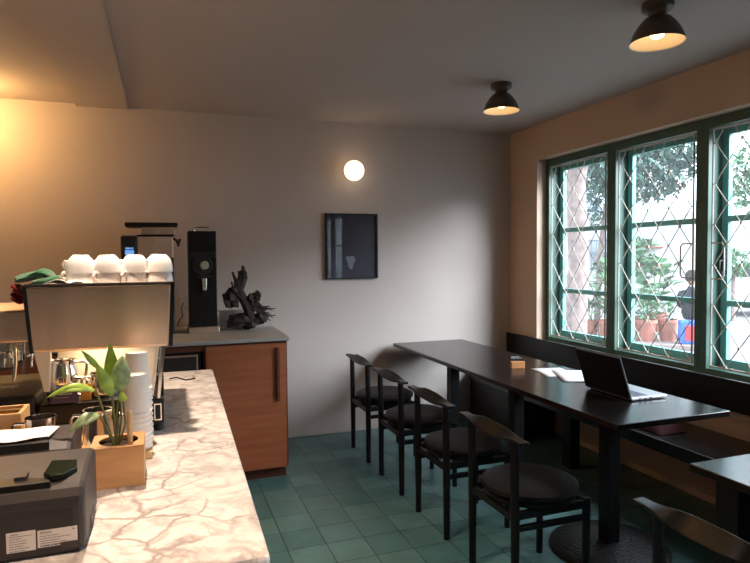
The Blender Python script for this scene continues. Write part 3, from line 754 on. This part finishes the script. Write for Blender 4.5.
cloth('cleaning_cloth', M['gcloth'], [(-.37, 2.03, 1.432), (-.33, 2.03, 1.436), (-.295, 2.04, 1.448)], .022, .010, 'smaller roll of green cloth lying in front, next to the cups', 4, 2.1)
rc = MB()
for k in range(4):
    rc.grid(lambda u, v, k=k: (-.425+.045*u+.004*math.sin(k*2), 2.03+.10*v+.006*math.sin(k), 1.418-.012*k-.004*math.sin(PI*u)+.006*math.cos(u*PI*2)), 6, 6)
tag(rc.build('folded_cloth', M['rcloth'], None, smooth=True, solid=.009), 'red folded cloth hanging under the green cloth beside the machine', 'cloth')
tag(MB().grid(lambda u, v: (-.34+.12*u, 2.0+.10*v, 1.4250+.016*math.sin(PI*u)*abs(math.sin(5*u+2*v))*(1-v*.3)+.002), 20, 14).build('napkin', M['wcloth'], None, smooth=True, solid=.003), 'white crumpled cloth between the green cloth and the cups', 'cloth')

# steel pitchers
def make_pitcher(name='milk_pitcher', r=.041, h=.115, hs=1, wall_=.0015):
    o = bpy.data.objects.new(name, None); o.empty_display_size = .03; C.objects.link(o)
    pr = [(0, 0), (r*.98, 0), (r*1.02, .006), (r*1.0, h*.5), (r*.86, h*.8), (r*.90, h), (r*.90-wall_, h), (r*.86-wall_, h*.8), (r-wall_, h*.5), (r-wall_, .004), (0, .004)]
    m = MB().lathe(pr, (0, 0, 0), 32)
    for v in m.bm.verts:
        if v.co.z > h*.85 and v.co.y < 0 and v.co.x > 0 and abs(v.co.y) < r*.4: v.co.x *= 1.10
    m.build('jug', M['chrome'], o, smooth=True)
    MB().tube([(-r*.9, 0, h*.88), (-r*1.45, 0, h*.90), (-r*1.62, 0, h*.80), (-r*1.5, 0, h*.28), (-r*1.25, 0, h*.16), (-r*.98, 0, h*.2)], .0045, 8).build('handle', M['chrome'], o, smooth=True)
    return o
def put(o, loc, rz, lab, cat, grp=None):
    o.location = loc; o.rotation_euler = (0, 0, rz); return tag(o, lab, cat, grp)
GP = 'steel milk pitchers'
p0 = make_pitcher()
put(p0, (-.313, 1.77, .9705), PI*.05, 'steel pitcher with a side handle behind the paper-covered printer', 'pitcher', GP)
p1 = copy_tree(p0); put(p1, (-.178, 1.80, .9705), PI*.02, 'steel pitcher with a loop handle directly behind the planter', 'pitcher', GP)
p2 = make_pitcher('milk_pitcher', .046, .075); put(p2, (-.300, 2.075, 1.0625), PI*.9, 'lower of the two nested steel pitchers under the machine panel', 'pitcher', GP)
p3 = make_pitcher('milk_pitcher', .045, .072); put(p3, (-.302, 2.077, 1.115), PI*.95, 'upper of the two nested steel pitchers under the machine panel', 'pitcher', GP)
p4 = copy_tree(p2); put(p4, (-.185, 2.09, 1.0625), PI*.2, 'steel pitcher under the machine panel, behind the plant leaves', 'pitcher', GP)
# violet package and amber card
pk = thing('coffee_package', 'small violet labelled package leaning on the nested pitchers', 'package', (-.292, 2.022, 1.0625))
child(MB().box(-.330, -.255, 2.013, 2.027, 1.0625, 1.100), 'pouch', M['purple'], pk, bevel=.003)
tx = MB(); tx.tube([(-.322, 2.012, 1.094), (-.314, 2.012, 1.087)], .0009, 4); tx.tube([(-.314, 2.012, 1.094), (-.322, 2.012, 1.087)], .0009, 4)
x = -.308
for k in range(6): tx.box(x, x+.005, 2.0118, 2.0128, 1.090, 1.0925); x += .007
x = -.318
for k in range(7): tx.box(x, x+.004, 2.0118, 2.0128, 1.080, 1.0812); x += .006
child(tx, 'printed_marks', M['white'], pk)
tag(MB().hexa([(-.248,2.03,1.0625),(-.218,2.03,1.0625),(-.218,2.045,1.0625),(-.248,2.045,1.0625),(-.248,2.04,1.112),(-.218,2.04,1.112),(-.218,2.048,1.112),(-.248,2.048,1.112)]).build('amber_packet', M['amber'], None, bevel=.002), 'amber coloured packet standing right of the violet package', 'packet')
# bamboo board, knock box
tag(MB().box(-.60, -.038, 1.735, 1.955, .9502, .9700).build('serving_board', M['board'], None, bevel=.002), 'light bamboo board under the paper cups and pitchers', 'board')
kb_ = thing('wooden_box', 'light wooden box at the left edge behind the left pitcher', 'box', (-.48, 1.88, .97))
bx = MB(); bx.box(-.58, -.37, 1.83, 1.84, .9705, 1.085); bx.box(-.58, -.37, 1.935, 1.945, .9705, 1.085); bx.box(-.58, -.57, 1.84, 1.935, .9705, 1.085); bx.box(-.38, -.37, 1.84, 1.935, .9705, 1.085); bx.box(-.57, -.38, 1.84, 1.935, .9705, .980)
child(bx, 'sides', M['board'], kb_, bevel=.001)
child(MB().tube([(-.57, 1.89, 1.079), (-.38, 1.89, 1.079)], .008, 10), 'crossbar', M['brass'], kb_, smooth=True)

# paper cups
def make_paper_cup():
    pr = [(0, .106), (.0275, .106), (.0285, .110), (.0300, .110), (.0305, .104), (.0400, .007), (.0430, .0055), (.0430, .0), (.040, .0), (.0390, .006), (.0285, .102), (0, .102)]
    return MB().lathe(pr, (0, 0, 0), 32).build('paper_cup', M['cup'], None, smooth=True)
pc = make_paper_cup()
ORD = ['first', 'second', 'third', 'fourth', 'fifth', 'sixth', 'seventh', 'eighth', 'ninth', 'tenth', 'eleventh']
for i in range(8):
    o = pc if i == 0 else pc.copy()
    if i: C.objects.link(o)
    o.location = (-.080, 1.795, .9705+.0138*i)
    lab = 'top white paper cup of the front upturned stack behind the planter' if i == 7 else ('bottom' if i == 0 else ORD[i])+' white paper cup%s of the front upturned stack, only its rim showing' % ('' if i == 0 else ' from the bottom')
    tag(o, lab, 'cup', 'front stack of upturned paper cups')
for i in range(10):
    o = pc.copy(); C.objects.link(o); o.location = (-.078, 1.895, .9705+.0160*i)
    lab = 'top paper cup of the rear stack, close under the machine panel' if i == 9 else ORD[i]+' paper cup from the bottom of the rear stack, behind the front stack'
    tag(o, lab, 'cup', 'rear stack of upturned paper cups')

# planter with plant
pl = thing('wooden_planter', 'square oak planter holding a leafy green plant on the marble', 'planter', (-.112, 1.60, .95))
b = MB(); b.box(-.172, -.160, 1.54, 1.66, .9505, 1.046); b.box(-.064, -.052, 1.54, 1.66, .9505, 1.046); b.box(-.160, -.064, 1.54, 1.552, .9505, 1.046); b.box(-.160, -.064, 1.648, 1.66, .9505, 1.046); b.box(-.160, -.064, 1.552, 1.648, .9505, .965)
child(b, 'box', M['planter'], pl)
child(MB().box(-.161, -.063, 1.551, 1.649, 1.0, 1.036), 'soil', M['soil'], pl)
ring = MB(); 
# round-holed top plate
seg = 32; o1 = []; i1 = []
for k in range(seg):
    a = 2*PI*k/seg; c, s_ = math.cos(a), math.sin(a); q = .0600/max(abs(c), abs(s_))
    o1.append(ring.bm.verts.new((-.112+q*c, 1.60+q*s_, 1.047))); i1.append(ring.bm.verts.new((-.112+.046*c, 1.60+.046*s_, 1.047)))
for k in range(seg): ring.bm.faces.new((o1[k], o1[(k+1) % seg], i1[(k+1) % seg], i1[k]))
child(ring, 'top_plate', M['planter'], pl, solid=.004)
tag_m = child(MB().tube([(-.084, 1.575, 1.03), (-.084, 1.577, 1.125)], .0065, 12), 'wooden_peg', M['board'], pl, smooth=True)
pt = thing('leafy_plant', 'green broad-leaved plant growing out of the oak planter', 'plant', (-.112, 1.60, 1.036))
def stem(pts, r=.0025): child(MB().tube(pts, r, 6), 'stem', M['stem'], pt, smooth=True)
B0 = (-.118, 1.60, 1.036)
stem([B0, (-.121, 1.60, 1.10), (-.124, 1.60, 1.165)], .0035)
stem([(-.115, 1.60, 1.036), (-.116, 1.605, 1.11), (-.108, 1.61, 1.17)])
stem([(-.122, 1.60, 1.036), (-.135, 1.595, 1.09), (-.150, 1.59, 1.150), (-.160, 1.585, 1.183)], .003)
stem([(-.113, 1.60, 1.036), (-.105, 1.61, 1.10), (-.109, 1.61, 1.175)])
stem([(-.124, 1.60, 1.036), (-.138, 1.58, 1.09), (-.152, 1.57, 1.126)])
stem([(-.112, 1.60, 1.036), (-.095, 1.60, 1.09), (-.100, 1.60, 1.15)])
def lf(base, tip, w_, m='leaf', up=(0, -1, 0), bend=.01, fold=.15, shape=1.0):
    child(MB().leaf(base, tip, w_, bend, Vector(up), 10, fold, shape), 'leaf', M[m], pt, smooth=True, solid=.0006)
lf((-.124, 1.598, 1.160), (-.158, 1.590, 1.250), .030, 'leaf', (.2, -1, .1), .006)
lf((-.150, 1.590, 1.232), (-.187, 1.575, 1.283), .014, 'leaf', (.2, -1, .1), .002)
lf((-.124, 1.602, 1.165), (-.128, 1.625, 1.292), .036, 'leaf', (-.2, -1, .2), -.010)
lf((-.108, 1.610, 1.165), (-.100, 1.622, 1.262), .044, 'leafd', (.1, -1, .1), .010)
lf((-.158, 1.585, 1.180), (-.262, 1.560, 1.178), .022, 'leaf', (0, -.8, .6), .030, .2)
lf((-.150, 1.570, 1.125), (-.214, 1.535, 1.098), .028, 'leafd', (0, -.8, .6), .014, .2)
lf((-.100, 1.600, 1.145), (-.100, 1.585, 1.175), .020, 'leaf', (.1, -1, .1), .003)

# ---------------------------------------------------------------- receipt printers
def printer(t, x0, x1, y0, y1, h, full):
    z = .95
    prof = [(y0, z+.004), (y0-.001, z+.088), (y0+.004, z+.104), (y0+.014, z+.118), (y0+.035, z+.127), (y0+.12, z+h), (y1-.02, z+h), (y1, z+h-.02), (y1, z+.004)]
    return prof
pa = thing('receipt_printer', 'dark receipt printer in the bottom left corner with white stickers on its face', 'printer', (-.30, 1.32, .95))
px0, px1, py0, py1 = -.42, -.147, 1.222, 1.435
prof = [(py0+.002, .9555), (py0, 1.043), (py0+.002, 1.058), (py0+.010, 1.072), (py0+.022, 1.080), (py0+.10, 1.089), (py1-.025, 1.093), (py1-.006, 1.086), (py1, 1.07), (py1, .9555)]
child(MB().prism(prof, 0, px0, px1), 'casing', M['plastic'], pa, bevel=.010)
child(MB().box(px0+.01, px1-.012, py0+.006, py1-.01, .9502, .958), 'foot_plate', M['plasticd'], pa)
child(MB().box(px0+.012, px1-.020, py0-.0012, py0+.006, .958, 1.040), 'front_panel', M['plasticd'], pa, bevel=.0015)
st1 = child(MB().box(-.2765, -.2295, py0-.0022, py0-.0012, .969, 1.006), 'square_sticker', M['sticker'], pa)
st2 = child(MB().box(-.2265, -.1605, py0-.0022, py0-.0012, .971, 1.003), 'wide_sticker', M['sticker'], pa)
child(MB().box(-.189, -.157, py0-.0036, py0-.0024, .962, .976), 'clear_tag', M['plastic'], pa)
def lines(par, x, z, n, wtot, dz=.0042, hh=.0007, seed=1):
    r_ = random.Random(seed); m = MB()
    for k in range(n):
        xx = x; lim = x+wtot*r_.uniform(.45, 1)
        while xx < lim:
            a = r_.uniform(.0015, .004); m.box(xx, xx+a, py0-.0026, py0-.0020, z-dz*k-hh, z-dz*k+hh); xx += a+.001
    return m
o = lines(None, -.272, .998, 7, .036, .0045, .0005, 2).build('small_print', M['ink'], None); o.parent = st1
m = lines(None, -.222, .992, 4, .05, .0045, .0005, 3)
xx = -.222; r_ = random.Random(9)
while xx < -.172:
    a = r_.choice((.0006, .0012, .002)); m.box(xx, xx+a, py0-.0026, py0-.0020, .9725, .9752); xx += a+r_.choice((.0006, .001))
m.box(-.168, -.1655, py0-.0026, py0-.0020, .9975, 1.0)
o = m.build('small_print', M['ink'], None); o.parent = st2
T = Matrix.Translation(Vector((-.222, py0-.0022, .9962))) @ UPRIGHT
o = text('EPSON', .0062, 'lettering', M['ink'], None, Matrix.Identity(4)); o.parent = st2; o.matrix_basis = T
o = text('EPSON', .0040, 'lettering', M['ink'], None, Matrix.Identity(4)); o.parent = st1
o.matrix_basis = Matrix.Translation(Vector((-.270, py0-.0022, 1.0005))) @ UPRIGHT
# groove and top details
child(MB().box(px0+.01, px1-.014, py0-.0008, py0+.004, 1.0425, 1.0450), 'groove', M['ink'], pa)
wn = MB().prism([(-.222, 1.27), (-.205, 1.247), (-.188, 1.250), (-.166, 1.285), (-.172, 1.335), (-.220, 1.345)], 2, 1.085, 1.0935)
child(wn, 'paper_window', M['gwin'], pa, bevel=.001)
hf = MB().prism([(-.29+.085*math.cos(a), 1.236+.045*math.sin(a)) for a in [PI*k/16 for k in range(17)]], 2, 1.070, 1.0868)
child(hf, 'cover_flap', M['mblack'], pa, bevel=.002)
child(MB().box(-.270, -.250, 1.262, 1.290, 1.085, 1.0935), 'flap_tab', M['plastic'], pa, bevel=.001)
child(MB().box(px1-.001, px1+.0015, 1.30, 1.36, .962, .985), 'side_slot', M['ink'], pa)
pb = thing('receipt_printer', 'farther receipt printer half hidden behind the stickered one, under white paper', 'printer', (-.32, 1.56, .95))
py0b, py1b = 1.462, 1.665
prof = [(py0b, .9505), (py0b, 1.06), (py0b+.012, 1.078), (py0b+.05, 1.092), (py1b-.05, 1.096), (py1b-.012, 1.085), (py1b, 1.06), (py1b, .9505)]
child(MB().prism(prof, 0, -.46, -.202), 'casing', M['plastic'], pb, bevel=.010)
child(MB().prism([(-.33+.085*math.cos(a), 1.475+.055*math.sin(a)) for a in [PI*k/16 for k in range(17)]], 2, 1.07, 1.096), 'cover_flap', M['plasticd'], pb)
child(MB().box(-.312, -.298, 1.50, 1.53, 1.09, 1.0985), 'flap_tab', M['plastic'], pb, bevel=.001)
tag(MB().grid(lambda u, v: (-.40+.150*u+.01*v, 1.505+.085*v-.02*math.sin(PI*u), 1.0995+.009*math.sin(PI*u)*(.4+.6*v)+.002*math.sin(9*u)), 18, 8).build('receipt_paper', M['paperw'], None, smooth=True, solid=.0006), 'bright white slip of paper lying on the farther printer', 'paper')

# cable on counter far right of machine
tag(MB().tube([(.02, 2.86, .953), (.05, 2.88, .954), (.09, 2.80, .953), (.13, 2.83, .953)], .003, 6).build('thin_cable', M['mblack'], None, smooth=True), 'thin dark cable curling on the far end of the marble counter', 'cable')

# ================================================================= outdoors
CEN = Vector((7.5, 8.1, 0)); NN = Vector((.67, .74, 0)).normalized(); UU = Vector((NN.y, -NN.x, 0))
def E(s, d, z): return CEN + UU*s + NN*d + Vector((0, 0, z))
EA = math.atan2(UU.y, UU.x)
def ebox(mb, s0, s1, d0, d1, z0, z1):
    return mb.hexa([E(s0, d0, z0), E(s1, d0, z0), E(s1, d1, z0), E(s0, d1, z0), E(s0, d0, z1), E(s1, d0, z1), E(s1, d1, z1), E(s0, d1, z1)])
struct(MB().box(XR+.36, 45, -30, 45, -.12, -.02).build('ground', M['paving']), 'pale grey paving of the yard outside')
struct(ebox(MB(), -3.2, .95, -.5, 3.0, -.02, .06).build('kerb_strip', M['kerb'], None, bevel=.01), 'raised pinkish kerb under the pots')
struct(ebox(MB(), -5.5, 1.15, 2.0, 2.2, -.02, 2.35).build('garden_wall', M['housewall']), 'white wall behind the potted plants')
struct(ebox(MB(), -6, 6, 9.0, 9.3, -.02, 3.1).build('street_wall', M['housewall']), 'white wall across the street')
def foliage(mb, c, rx, ry, rz, n, size, seed, rnd=False):
    r_ = random.Random(seed)
    for _ in range(n):
        while True:
            p = Vector((r_.uniform(-1, 1), r_.uniform(-1, 1), r_.uniform(-1, 1)))
            if p.length < 1: break
        q = Vector(c)+Vector((p.x*rx, p.y*ry, p.z*rz))
        d = Vector((r_.uniform(-1, 1), r_.uniform(-1, 1), r_.uniform(-1, .6))).normalized()
        s_ = size*r_.uniform(.6, 1.3)
        mb.leaf(q, q+d*s_, s_*(.9 if rnd else .45), 0, Vector((r_.uniform(-.3, .3), r_.uniform(-.3, .3), 1)), 3, .1)
# tree with trunk in front of the far window
tr_ = thing('tree', 'tree with a thick pinkish trunk right outside the far window', 'tree', tuple(E(-.80, -1.5, 0)), 'trees outside')
p = E(-.80, -1.5, -.02); q = E(-.72, -1.5, 1.4); r_ = E(-.78, -1.5, 2.6); s_ = E(-.60, -1.5, 3.6)
child(MB().tube([p, p.lerp(q, .5), q, r_, s_], [.21, .17, .155, .15, .12], 12), 'trunk', M['bark'], tr_, smooth=True)
child(MB().tube([r_, E(-.6, -1.6, 3.0), E(-.4, -1.6, 3.5)], [.08, .06, .03], 8), 'branch', M['bark'], tr_, smooth=True)
fo = MB(); foliage(fo, E(-.9, -1.7, 3.6), 1.0, .9, .80, 2600, .14, 2)
child(fo, 'foliage', M['f2'], tr_)
t2 = thing('tree', 'tree whose dense leaves hang into the top of the middle window', 'tree', tuple(E(.2, 1.0, 0)), 'trees outside')
fo = MB(); foliage(fo, E(.15, .9, 3.25), 1.25, .8, .80, 5200, .14, 5); foliage(fo, E(-.45, .9, 2.75), .42, .4, .75, 1300, .11, 8)
child(fo, 'foliage', M['f2'], t2)
child(MB().tube([E(-.55, .9, -.02), E(-.5, .9, 1.5), E(-.3, .8, 3.2)], [.06, .05, .04], 8), 'trunk', M['bark'], t2, smooth=True)
t3 = thing('tree', 'tree with bright green leaves at the top of the window on the right edge', 'tree', tuple(E(1.9, 0, 0)), 'trees outside')
fo = MB(); foliage(fo, E(2.0, .3, 2.75), .65, .6, .62, 1700, .12, 6)
child(fo, 'foliage', M['f1'], t3)
child(MB().tube([E(2.5, .6, -.02), E(2.45, .6, 1.5), E(2.1, .5, 2.8)], [.09, .07, .05], 8), 'trunk', M['bark'], t3, smooth=True)
bs = MB(); foliage(bs, E(2.2, 4.5, 1.35), .55, .4, .35, 500, .14, 9)
bo = thing('hedge_bush', 'round green bush across the yard, in the window on the right edge', 'bush', tuple(E(2.2, 4.5, 0)))
child(bs, 'foliage', M['f3'], bo); child(MB().tube([E(2.2, 4.5, -.02), E(2.2, 4.5, 1.2)], .07, 8), 'trunk', M['bark'], bo, smooth=True)
# hanging roof
ho = thing('house', 'low house with a blue-grey pitched roof beyond the tree', 'house', tuple(E(-1.2, 5, 0)))
child(ebox(MB(), -3.2, -.9, 4.6, 6.5, -.02, 2.55), 'walls', M['housewall'], ho)
child(MB().hexa([E(-3.4, 4.2, 2.5), E(-.45, 4.2, 2.5), E(-.45, 6.8, 2.5), E(-3.4, 6.8, 2.5), E(-3.2, 5.4, 3.3), E(-.9, 5.4, 3.3), E(-.9, 5.6, 3.3), E(-3.2, 5.6, 3.3)]), 'roof', M['roofb'], ho)
# railing
rl = MB()
for z in (1.52, 1.78): ebox(rl, -1.1, -.25, 1.88, 1.92, z, z+.04)
for k in range(9): ebox(rl, -1.1+k*.1, -1.08+k*.1, 1.88, 1.92, 1.2, 1.8)
tag(rl.build('wall_railing', M['roofb'], None), 'grey metal railing on the white garden wall', 'railing')
# wall shelves with trailing plants
for z, lab in ((1.66, 'upper wall shelf of trailing plants on the white garden wall'), (1.32, 'lower wall shelf of trailing plants on the white garden wall')):
    sh = thing('plant_shelf', lab, 'shelf', tuple(E(.2, 1.8, z)), 'wall shelves of plants')
    child(ebox(MB(), -.22, .62, 1.72, 2.0, z-.03, z), 'board', M['terra'], sh)
    fm = MB(); foliage(fm, E(.2, 1.8, z+.07), .42, .15, .10, 240, .10, int(z*10))
    child(fm, 'foliage', M['f3'], sh)
# potted plants
def pot_plant(s, d, r, h, lab, leafm, n, lsize, fh, seed, round_=True):
    c = E(s, d, .06)
    t = thing('potted_plant', lab, 'potted plant', tuple(c), 'potted plants outside the windows')
    child(MB().lathe([(0, 0), (r*.72, 0), (r*.98, h*.84), (r*1.1, h*.84), (r*1.1, h), (r*.95, h), (r*.9, h*.85), (0, h*.85)], c, 24), 'pot', M['terra'], t, smooth=True)
    fm = MB(); r_ = random.Random(seed)
    for k in range(n):
        a = r_.uniform(0, 2*PI); rad = r_.uniform(.02, .30)*fh; z = h+r_.uniform(.05, 1)*fh
        b_ = c+Vector((rad*math.cos(a), rad*math.sin(a), z)); d_ = Vector((math.cos(a), math.sin(a), r_.uniform(-.5, .8))).normalized()
        L = lsize*r_.uniform(.7, 1.2)
        fm.leaf(b_, b_+d_*L, L*(.85 if round_ else .35), .01, Vector((0, 0, 1)), 4, .12, .7)
    child(fm, 'foliage', M[leafm], t)
    sm = MB()
    for k in range(4): sm.tube([c+Vector((0, 0, h*.8)), c+Vector((.06*math.cos(k*1.6), .06*math.sin(k*1.6), h+fh*.6)), c+Vector((.12*math.cos(k*1.6), .12*math.sin(k*1.6), h+fh*.9))], .008, 5)
    child(sm, 'stems', M['stem'], t)
pot_plant(-1.02, 0, .15, .34, 'plant in a terracotta pot at the foot of the tree trunk, leftmost outside', 'f3', 60, .16, .7, 1)
pot_plant(-.62, .1, .13, .30, 'shrubby plant in a small pot, second from the left outside', 'f2', 70, .10, .6, 2, False)
pot_plant(-.33, -.1, .15, .33, 'plant in a terracotta pot, third from the left, seen past the window post', 'f3', 80, .20, 1.0, 3)
pot_plant(.05, .75, .14, .32, 'tall large-leaved plant in a pot, fourth from the left outside', 'f3', 70, .22, 1.15, 4)
pot_plant(.26, -.1, .17, .36, 'bushy narrow-leaved plant in the wide terracotta pot, fifth from the left', 'f1', 200, .14, .55, 5, False)
pot_plant(.60, 0, .15, .36, 'low plant in the orange terracotta pot beside the seated person', 'f1', 40, .13, .25, 6, False)
pot_plant(.50, 1.35, .16, .35, 'pale big-leaved plant standing behind the orange pot', 'f3', 60, .24, 1.0, 7)
# seated person
pe = thing('person', 'person with dark short hair in a dark top, sitting outside with the back turned', 'person', tuple(E(.98, .35, 0)))
def skin_body():
    me = bpy.data.meshes.new('body')
    J = [(0, 0, .46), (0, 0, .62), (0, 0, .82), (0, 0, .90), (0, 0, .97), (-.17, 0, .84), (-.23, .06, .62), (-.14, .22, .56), (.17, 0, .84), (.23, .06, .62), (.14, .22, .56),
         (-.11, .10, .45), (-.13, .42, .46), (-.13, .45, .06), (-.13, .55, .03), (.11, .10, .45), (.13, .42, .46), (.13, .45, .06), (.13, .55, .03)]
    Eg = [(0, 1), (1, 2), (2, 3), (3, 4), (2, 5), (5, 6), (6, 7), (2, 8), (8, 9), (9, 10), (0, 11), (11, 12), (12, 13), (13, 14), (0, 15), (15, 16), (16, 17), (17, 18)]
    Rd = [.15, .13, .13, .06, .055, .065, .05, .035, .065, .05, .035, .10, .07, .05, .04, .10, .07, .05, .04]
    me.from_pydata(J, Eg, []); me.update()
    o = bpy.data.objects.new('body', me); C.objects.link(o)
    o.modifiers.new('skin', 'SKIN'); o.modifiers.new('sub', 'SUBSURF').levels = 2
    for i, v in enumerate(me.skin_vertices[0].data if me.skin_vertices else []): v.radius = (Rd[i], Rd[i]*.85)
    return o, Rd
me_o, Rd = skin_body()
if not me_o.data.skin_vertices:
    bpy.context.view_layer.objects.active = me_o
me_o.data.materials.append(M['dark_shirt']); me_o.parent = pe
hb_ = MB().lathe([(0, 1.225), (.045, 1.215), (.080, 1.17), (.088, 1.11), (.082, 1.05), (.055, .995), (0, .98)], (0, .01, 0), 20).build('head', M['skin'], pe, smooth=True)
MB().lathe([(0, 1.245), (.05, 1.235), (.090, 1.185), (.098, 1.12), (.091, 1.07), (.080, 1.055), (0, 1.06)], (0, -.006, 0), 20).build('hair', M['hair'], pe, smooth=True)
MB().box(-.19, .19, .08, .50, .38, .55).build('trousers', M['plum'], pe, bevel=.06)
pe.rotation_euler = (0, 0, EA-.5)
stl = thing('stool', 'low dark stool under the seated person outside', 'stool', tuple(E(.98, .35, 0)))
child(MB().lathe([(0, .30), (.17, .30), (.17, .34), (0, .34)], E(.98, .35, 0), 20), 'seat', M['plasticd'], stl)
for k in range(4):
    a = k*PI/2+.4; child(MB().tube([E(.98, .35, 0)+Vector((.14*math.cos(a), .14*math.sin(a), -.02)), E(.98, .35, 0)+Vector((.11*math.cos(a), .11*math.sin(a), .30))], .014, 6), 'leg', M['plasticd'], stl)
bg_ = thing('shopping_bag', 'blue bag with a red panel standing beside the seated person outside', 'bag', tuple(E(.93, -.25, 0)))
child(ebox(MB(), .74, 1.14, -.35, -.15, .06, .44), 'bag_body', M['blue'], bg_, bevel=.03)
child(ebox(MB(), .83, .98, -.362, -.345, .12, .36), 'red_panel', M['bagred'], bg_, bevel=.004)
child(ebox(MB(), 1.0, 1.12, -.362, -.345, .28, .38), 'white_panel', M['white'], bg_, bevel=.004)
# parked car far off
ca = thing('car', 'white parked car beyond the yard, in the window on the right edge', 'car', tuple(E(2.0, 6.2, 0)))
cp_ = [(-1.9, .35), (-1.9, .75), (-1.2, .9), (-.7, 1.35), (.8, 1.38), (1.5, .95), (1.95, .8), (1.95, .35)]
cb = MB(); A = [cb.bm.verts.new(E(3.2+x_, 5.6, z_)) for x_, z_ in cp_]; B_ = [cb.bm.verts.new(E(3.2+x_, 7.2, z_)) for x_, z_ in cp_]
cb.bm.faces.new(A); cb.bm.faces.new(B_[::-1])
for i in range(len(cp_)): cb.bm.faces.new((A[i], B_[i], B_[(i+1) % len(cp_)], A[(i+1) % len(cp_)]))
child(cb, 'car_body', M['carwhite'], ca, bevel=.05)
wn_ = MB(); A = [wn_.bm.verts.new(E(3.2+x_, 5.58, z_)) for x_, z_ in ((-1.0, .95), (-.6, 1.28), (.7, 1.30), (1.2, .97))]; B_ = [wn_.bm.verts.new(E(3.2+x_, 5.595, z_)) for x_, z_ in ((-1.0, .95), (-.6, 1.28), (.7, 1.30), (1.2, .97))]
wn_.bm.faces.new(A); wn_.bm.faces.new(B_[::-1])
for i in range(4): wn_.bm.faces.new((A[i], B_[i], B_[(i+1) % 4], A[(i+1) % 4]))
child(wn_, 'side_glass', M['cardark'], ca)
for x_ in (-1.2, 1.3):
    wc = E(3.2+x_, 5.62, .30); m_ = MB().tube([wc-NN*.06, wc+NN*.14], .32, 20); child(m_, 'wheel', M['cardark'], ca, smooth=True)

# portals that guide the daylight through the two window banks
for (a, b) in (W1, W2):
    o = add_light('window_portal', 'AREA', (3.42, (a+b)/2, (WZ0+WZ1)/2), 1, (1, 1, 1), b-a, rot=(0, PI/2, 0))
    o.data.shape = 'RECTANGLE'; o.data.size = WZ1-WZ0; o.data.size_y = b-a; o.data.cycles.is_portal = True
